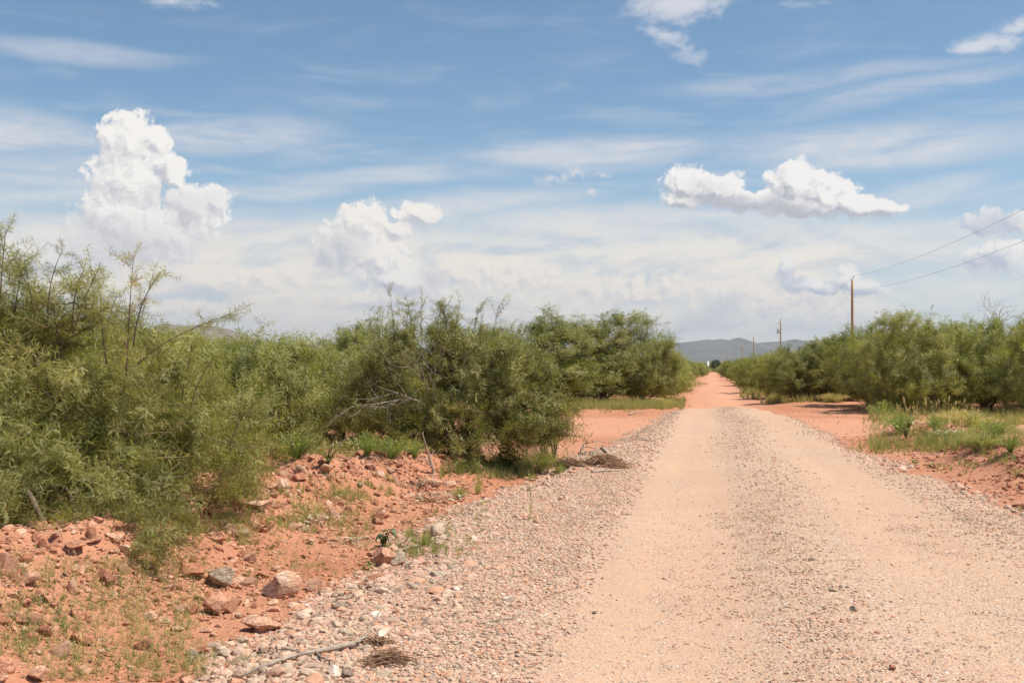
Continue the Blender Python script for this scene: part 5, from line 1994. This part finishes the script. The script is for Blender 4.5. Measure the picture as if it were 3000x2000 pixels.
def tall_weed():
    r = np.random.default_rng(3)
    x, y = gp(1552, 1522)
    z = float(surf_z(np.array([x]), np.array([y]))[0])
    root = empty("slender_weed", (x, y, z))
    tag(root, "single thin upright weed standing alone in the gravel shoulder", "weed")
    H = 150 * y / F
    t = np.linspace(0, 1, 9)
    p = np.stack([0.012 * np.sin(t * 5), 0 * t, t * H], 1)
    b = Bag()
    b.tube(p, 0.0035 * (1 - 0.6 * t), 5, 0.4)
    b.obj("stem", M['grass'], root)
    lv = Bag()
    for k in range(34):
        f = r.random() ** 1.6
        q = np.array([np.interp(f, t, p[:, j]) for j in range(3)])
        a = r.uniform(0, 6.28)
        d = np.array([math.cos(a), math.sin(a), .6])
        sd = np.array([-math.sin(a), math.cos(a), 0])
        V, Q = ribbon(q + d * (np.array([0, .5, 1.0]) * 0.045 * (1.2 - f))[:, None], sd, np.array([.3, 1, .1]) * 0.007)
        lv.add(V, Q, None, .6)
    lv.obj("leaves", M['weed'], root)


tall_weed()


def seed_stalks():
    r = np.random.default_rng(13)
    spots = [(2660, 1268, 1158, -14), (2720, 1262, 1162, -10), (2740, 1262, 1175, 4), (2760, 1268, 1165, -12), (2775, 1262, 1158, 6), (2795, 1265, 1172, 6), (2680, 1268, 1185, -30), (2815, 1270, 1166, 12),
             (2700, 1272, 1200, -20), (2650, 1262, 1180, -24)]
    root = None
    x0, y0 = gp(2730, 1268)
    root = empty("seeding_grass", (x0, y0, 0))
    tag(root, "tall pale grass stalks with plume heads rising over the right bank", "grass clump")
    for i, (px, pb, pt, lean) in enumerate(spots):
        x, y = gp(px, pb)
        y = y0 + r.normal() * 0.25
        x = (px - 1500) / F * y
        z = float(surf_z(np.array([x]), np.array([y]))[0])
        H = EYE + (HZ - pt) / F * y - z
        lx = lean / F * y
        t = np.linspace(0, 1, 7)
        p = np.stack([x - x0 + lx * t ** 1.7, np.full(7, y - y0), z + t * H], 1)
        b = Bag()
        b.tube(p, 0.004, 4, 0.6)
        hd = np.linspace(0.78, 1.0, 5)
        hp = np.stack([np.interp(hd, t, p[:, j]) for j in range(3)], 1)
        b.tube(hp, [0.004, 0.014, 0.016, 0.012, 0.003], 6, 1.0)
        b.obj("stalk", M['grass'], root)


seed_stalks()


# ------------------------------------------------------------------ driftwood, sticks and root balls
def px_path(pts, lift=0.02):
    out = []
    for p in pts:
        px, py = p[0], p[1]
        up = p[2] if len(p) > 2 else 0.0
        x, y = gp(px, py)
        z = float(surf_z(np.array([x]), np.array([y]))[0])
        out.append((x, y, z + lift + up))
    return np.array(out)


def smooth_path(P, n=4):
    P = np.asarray(P)
    t = np.arange(len(P))
    tt = np.linspace(0, len(P) - 1, (len(P) - 1) * n + 1)
    Q = np.stack([np.interp(tt, t, P[:, k]) for k in range(3)], 1)
    for _ in range(2):
        Q[1:-1] = 0.25 * Q[:-2] + 0.5 * Q[1:-1] + 0.25 * Q[2:]
    r = np.random.default_rng(len(P))
    Q[1:-1] += r.normal(size=(len(Q) - 2, 3)) * 0.002
    return Q


def branch_thing(name, label, paths, mat='deadwood', cat="branch"):
    """paths: list of (points, r0, r1); the first is the main stem, the rest its side branches"""
    P0 = paths[0][0]
    org = np.array(P0[0])
    root = empty(name, tuple(org))
    tag(root, label, cat)
    for i, (P, ra, rb) in enumerate(paths):
        Q = smooth_path(P) - org
        b = Bag()
        rad = np.linspace(ra, rb, len(Q)) * (1 + 0.12 * np.random.default_rng(i).normal(size=len(Q)))
        b.tube(Q, rad, 8, 0.15)
        b.obj("stem" if i == 0 else "side_branch", M[mat], root, True)


branch_thing("fallen_branch", "long crooked grey-brown branch lying across the coarse gravel at the bottom", [
    (px_path([(700, 2003), (754, 1975), (817, 1950), (868, 1934), (922, 1926), (981, 1912), (1037, 1900)], 0.03), 0.008, 0.017),
    (px_path([(1025, 1902), (1050, 1893), (1070, 1885, .01), (1090, 1872, .05), (1112, 1860, .10)], 0.03), 0.009, 0.006),
    (px_path([(905, 1930), (878, 1926), (845, 1917), (800, 1916)], 0.03), 0.007, 0.003),
    (px_path([(925, 1926), (950, 1943), (975, 1950)], 0.025), 0.008, 0.004),
    (px_path([(900, 1945), (860, 1955), (830, 1962), (800, 1980)], 0.02), 0.004, 0.003),
    (px_path([(985, 1900), (1025, 1893), (1060, 1888)], 0.05), 0.004, 0.004)])
branch_thing("stick", "short pale stick lying in the gravel right of the long branch", [(px_path([(1400, 1833), (1440, 1823), (1480, 1820), (1515, 1818)], 0.012), 0.007, 0.004), (px_path([(1405, 1850), (1440, 1857), (1460, 1856)], .01), .004, .002)])
branch_thing("dead_stump", "upright twisted grey dead stick standing on the red bank crest", [
    (px_path([(1270, 1392, 0.0), (1268, 1392, 0.10), (1256, 1392, 0.26), (1246, 1392, 0.42), (1238, 1392, 0.56)], 0.0), 0.020, 0.008),
    (px_path([(1268, 1392, 0.08), (1256, 1392, .17), (1244, 1392, .22), (1234, 1392, .24)], 0.0), 0.014, 0.006),
    (px_path([(1260, 1392, 0.22), (1266, 1392, .28), (1272, 1392, .33)], 0.0), 0.009, 0.004)])
branch_thing("stick", "dark stick lying on the red side track by the mesquite", [(px_path([(1618, 1236), (1650, 1234), (1668, 1232)], 0.03), 0.022, 0.014), (px_path([(1640, 1236), (1655, 1246), (1668, 1252)], .02), .008, .004)])
branch_thing("stick", "weathered stick on the gravel tip near the junction", [(px_path([(1842, 1217), (1862, 1212), (1884, 1210)], 0.04), 0.022, 0.012), (px_path([(1862, 1212), (1870, 1207, .05)], .04), .012, .005)])
branch_thing("stick", "dark twig between gravel and the side track", [(px_path([(1826, 1274), (1838, 1271), (1846, 1267)], 0.02), 0.014, 0.008)])
branch_thing("stick", "thin pale sticks lying flat in the gravel left of the track", [(px_path([(1872, 1290), (1895, 1291), (1912, 1294)], 0.02), 0.010, 0.006), (px_path([(1866, 1284), (1890, 1286)], .015), .006, .004)])
branch_thing("twig_heap", "open arching dark twigs standing in the gravel behind the root mats", [
    (px_path([(1700, 1328), (1703, 1326, 0.10), (1712, 1324, .17), (1730, 1322, .15), (1750, 1322, .19), (1775, 1322, .14)], 0.0), 0.012, 0.006),
    (px_path([(1705, 1330, 0), (1709, 1328, .10), (1711, 1326, .16)], 0.0), 0.010, 0.006), (px_path([(1714, 1330, 0), (1712, 1328, .1), (1710, 1326, .17)], 0.0), 0.009, 0.006),
    (px_path([(1712, 1324, .10), (1735, 1326, .09), (1760, 1330, .08)], 0.0), 0.008, 0.005), (px_path([(1744, 1322, .18), (1752, 1328, .03)], 0.0), 0.008, 0.004)], cat="twigs")


def root_mat(name, label, px, py, wpx, hpx, n, seed, sticks=(), thick=0.0022):
    r = np.random.default_rng(seed)
    x, y = gp(px, py)
    z = float(surf_z(np.array([x]), np.array([y]))[0])
    W = wpx * y / F * 0.5
    H = hpx * y / F
    root = empty(name, (x, y, z))
    tag(root, label, "root mat")
    b = Bag()
    for _ in range(n):
        a = r.normal() * 0.9 + (0 if r.random() < 0.5 else math.pi)
        L = W * r.uniform(0.3, 0.9)
        c = np.array([r.normal() * W * 0.42, r.normal() * W * 0.28, 0.0])
        c[2] = H * 0.75 * r.random() * math.exp(-((c[0] / W) ** 2) * 1.8)
        d = np.array([math.cos(a), math.sin(a) * 0.6, r.normal() * 0.25])
        t = np.linspace(-0.5, 0.5, 5)[:, None]
        p = c + d * t * L + r.normal(size=3) * L * 0.22 * (0.25 - t ** 2) * 2
        p[:, 2] = np.maximum(p[:, 2] + 0.01, 0.003)
        b.tube(p, thick * r.uniform(0.6, 1.6), 3, r.uniform(0.1, 0.9), cap=False)
    b.obj("fibres", M['straw'], root)
    for P, ra, rb in sticks:
        q = Bag()
        Q = smooth_path(P) - np.array([x, y, z])
        q.tube(Q, np.linspace(ra, rb, len(Q)), 7, 0.3)
        q.obj("stick", M['deadwood'], root, True)


root_mat("root_mat", "mat of fine reddish roots lying on the gravel by the long branch", 1135, 1945, 150, 34, 420, 1)
root_mat("root_mat", "small tangle of roots caught at the bend of the long branch", 1105, 1888, 90, 24, 160, 2)
root_mat("root_mat", "left of two dark root mats on the gravel shoulder, hollow underneath", 1672, 1366, 95, 24, 480, 3, [(px_path([(1630, 1362, 0.0), (1650, 1358, .06), (1668, 1354, .12)], .01), .010, .006)], 0.004)
root_mat("root_mat", "bigger right hand root mat arched over a pale stick on the shoulder", 1765, 1362, 120, 34, 560, 4,
         [(px_path([(1722, 1362, 0.02), (1737, 1356, .10), (1752, 1352, .20)], .01), .020, .016), (px_path([(1764, 1352, .2), (1780, 1356, .15), (1792, 1364, .06)], .01), .035, .022)], 0.004)
root_mat("root_mat", "brown trailing end of the bigger root mat toward the track", 1800, 1372, 80, 14, 260, 5, (), 0.004)
branch_thing("stick", "brown bark strip lying in front of the two root mats", [(px_path([(1732, 1386), (1760, 1384), (1790, 1382), (1836, 1380)], 0.02), 0.022, 0.008)])


def litter():
    """dead twigs and leaf bits on the ground under the shrubs"""
    r = np.random.default_rng(91)
    b = Bag()
    n = 900
    y = r.uniform(7.5, 19, n)
    u = -5.0 - r.random(n) * 2.6
    x = u + SL * y
    z = ground_z(x, y)
    for i in range(n):
        a = r.uniform(0, 6.28)
        L = r.uniform(0.06, 0.35)
        t = np.linspace(0, 1, 4)[:, None]
        p = np.array([x[i], y[i], z[i] + 0.01]) + np.array([math.cos(a), math.sin(a), r.normal() * 0.12]) * t * L
        p[1:] += r.normal(size=(3, 3)) * 0.01
        b.tube(p, r.uniform(0.0015, 0.004), 3, r.random(), cap=False)
    px = r.uniform(600, 760, 160)
    py = r.uniform(1385, 1425, 160)
    xx, yy, zz = px_to_xy(px, py)
    for i in range(160):
        a = r.normal() * 0.4
        t = np.linspace(0, 1, 3)[:, None]
        p = np.array([xx[i], yy[i], zz[i] + r.random() * 0.06]) + np.array([math.cos(a), math.sin(a) * .5, r.normal() * 0.1]) * t * 0.25
        b.tube(p, 0.003, 3, r.random(), cap=False)
    o = b.obj("twig_litter", M['straw'])
    tag(o, "thin dead twigs littering the ground under the left shrubs", "twig litter", kind='stuff')


litter()


def haze():
    m = bpy.data.materials.new("haze air")
    m.use_nodes = True
    t = NT(m.node_tree)
    for nd in list(t.n):
        t.n.remove(nd)
    out = t.new('ShaderNodeOutputMaterial')
    v = t.new('ShaderNodeVolumePrincipled')
    v.inputs['Color'].default_value = (0.80, 0.88, 1.0, 1)
    v.inputs['Density'].default_value = 7.5e-5
    v.inputs['Anisotropy'].default_value = 0.25
    t.l.new(v.outputs[0], out.inputs['Volume'])
    x, y0, y1, z0, z1 = 15000, -3000, 14500, -16, 420
    V = np.array([(a, b, c) for a in (-x, x) for b in (y0, y1) for c in (z0, z1)], float)
    Q = np.array([(0, 1, 3, 2), (4, 6, 7, 5), (0, 4, 5, 1), (2, 3, 7, 6), (0, 2, 6, 4), (1, 5, 7, 3)])
    o = obj("haze", mesh_np("haze", V, Q, m))
    tag(o, kind='stuff')
    o['label'] = "thin pale haze in the air"


haze()
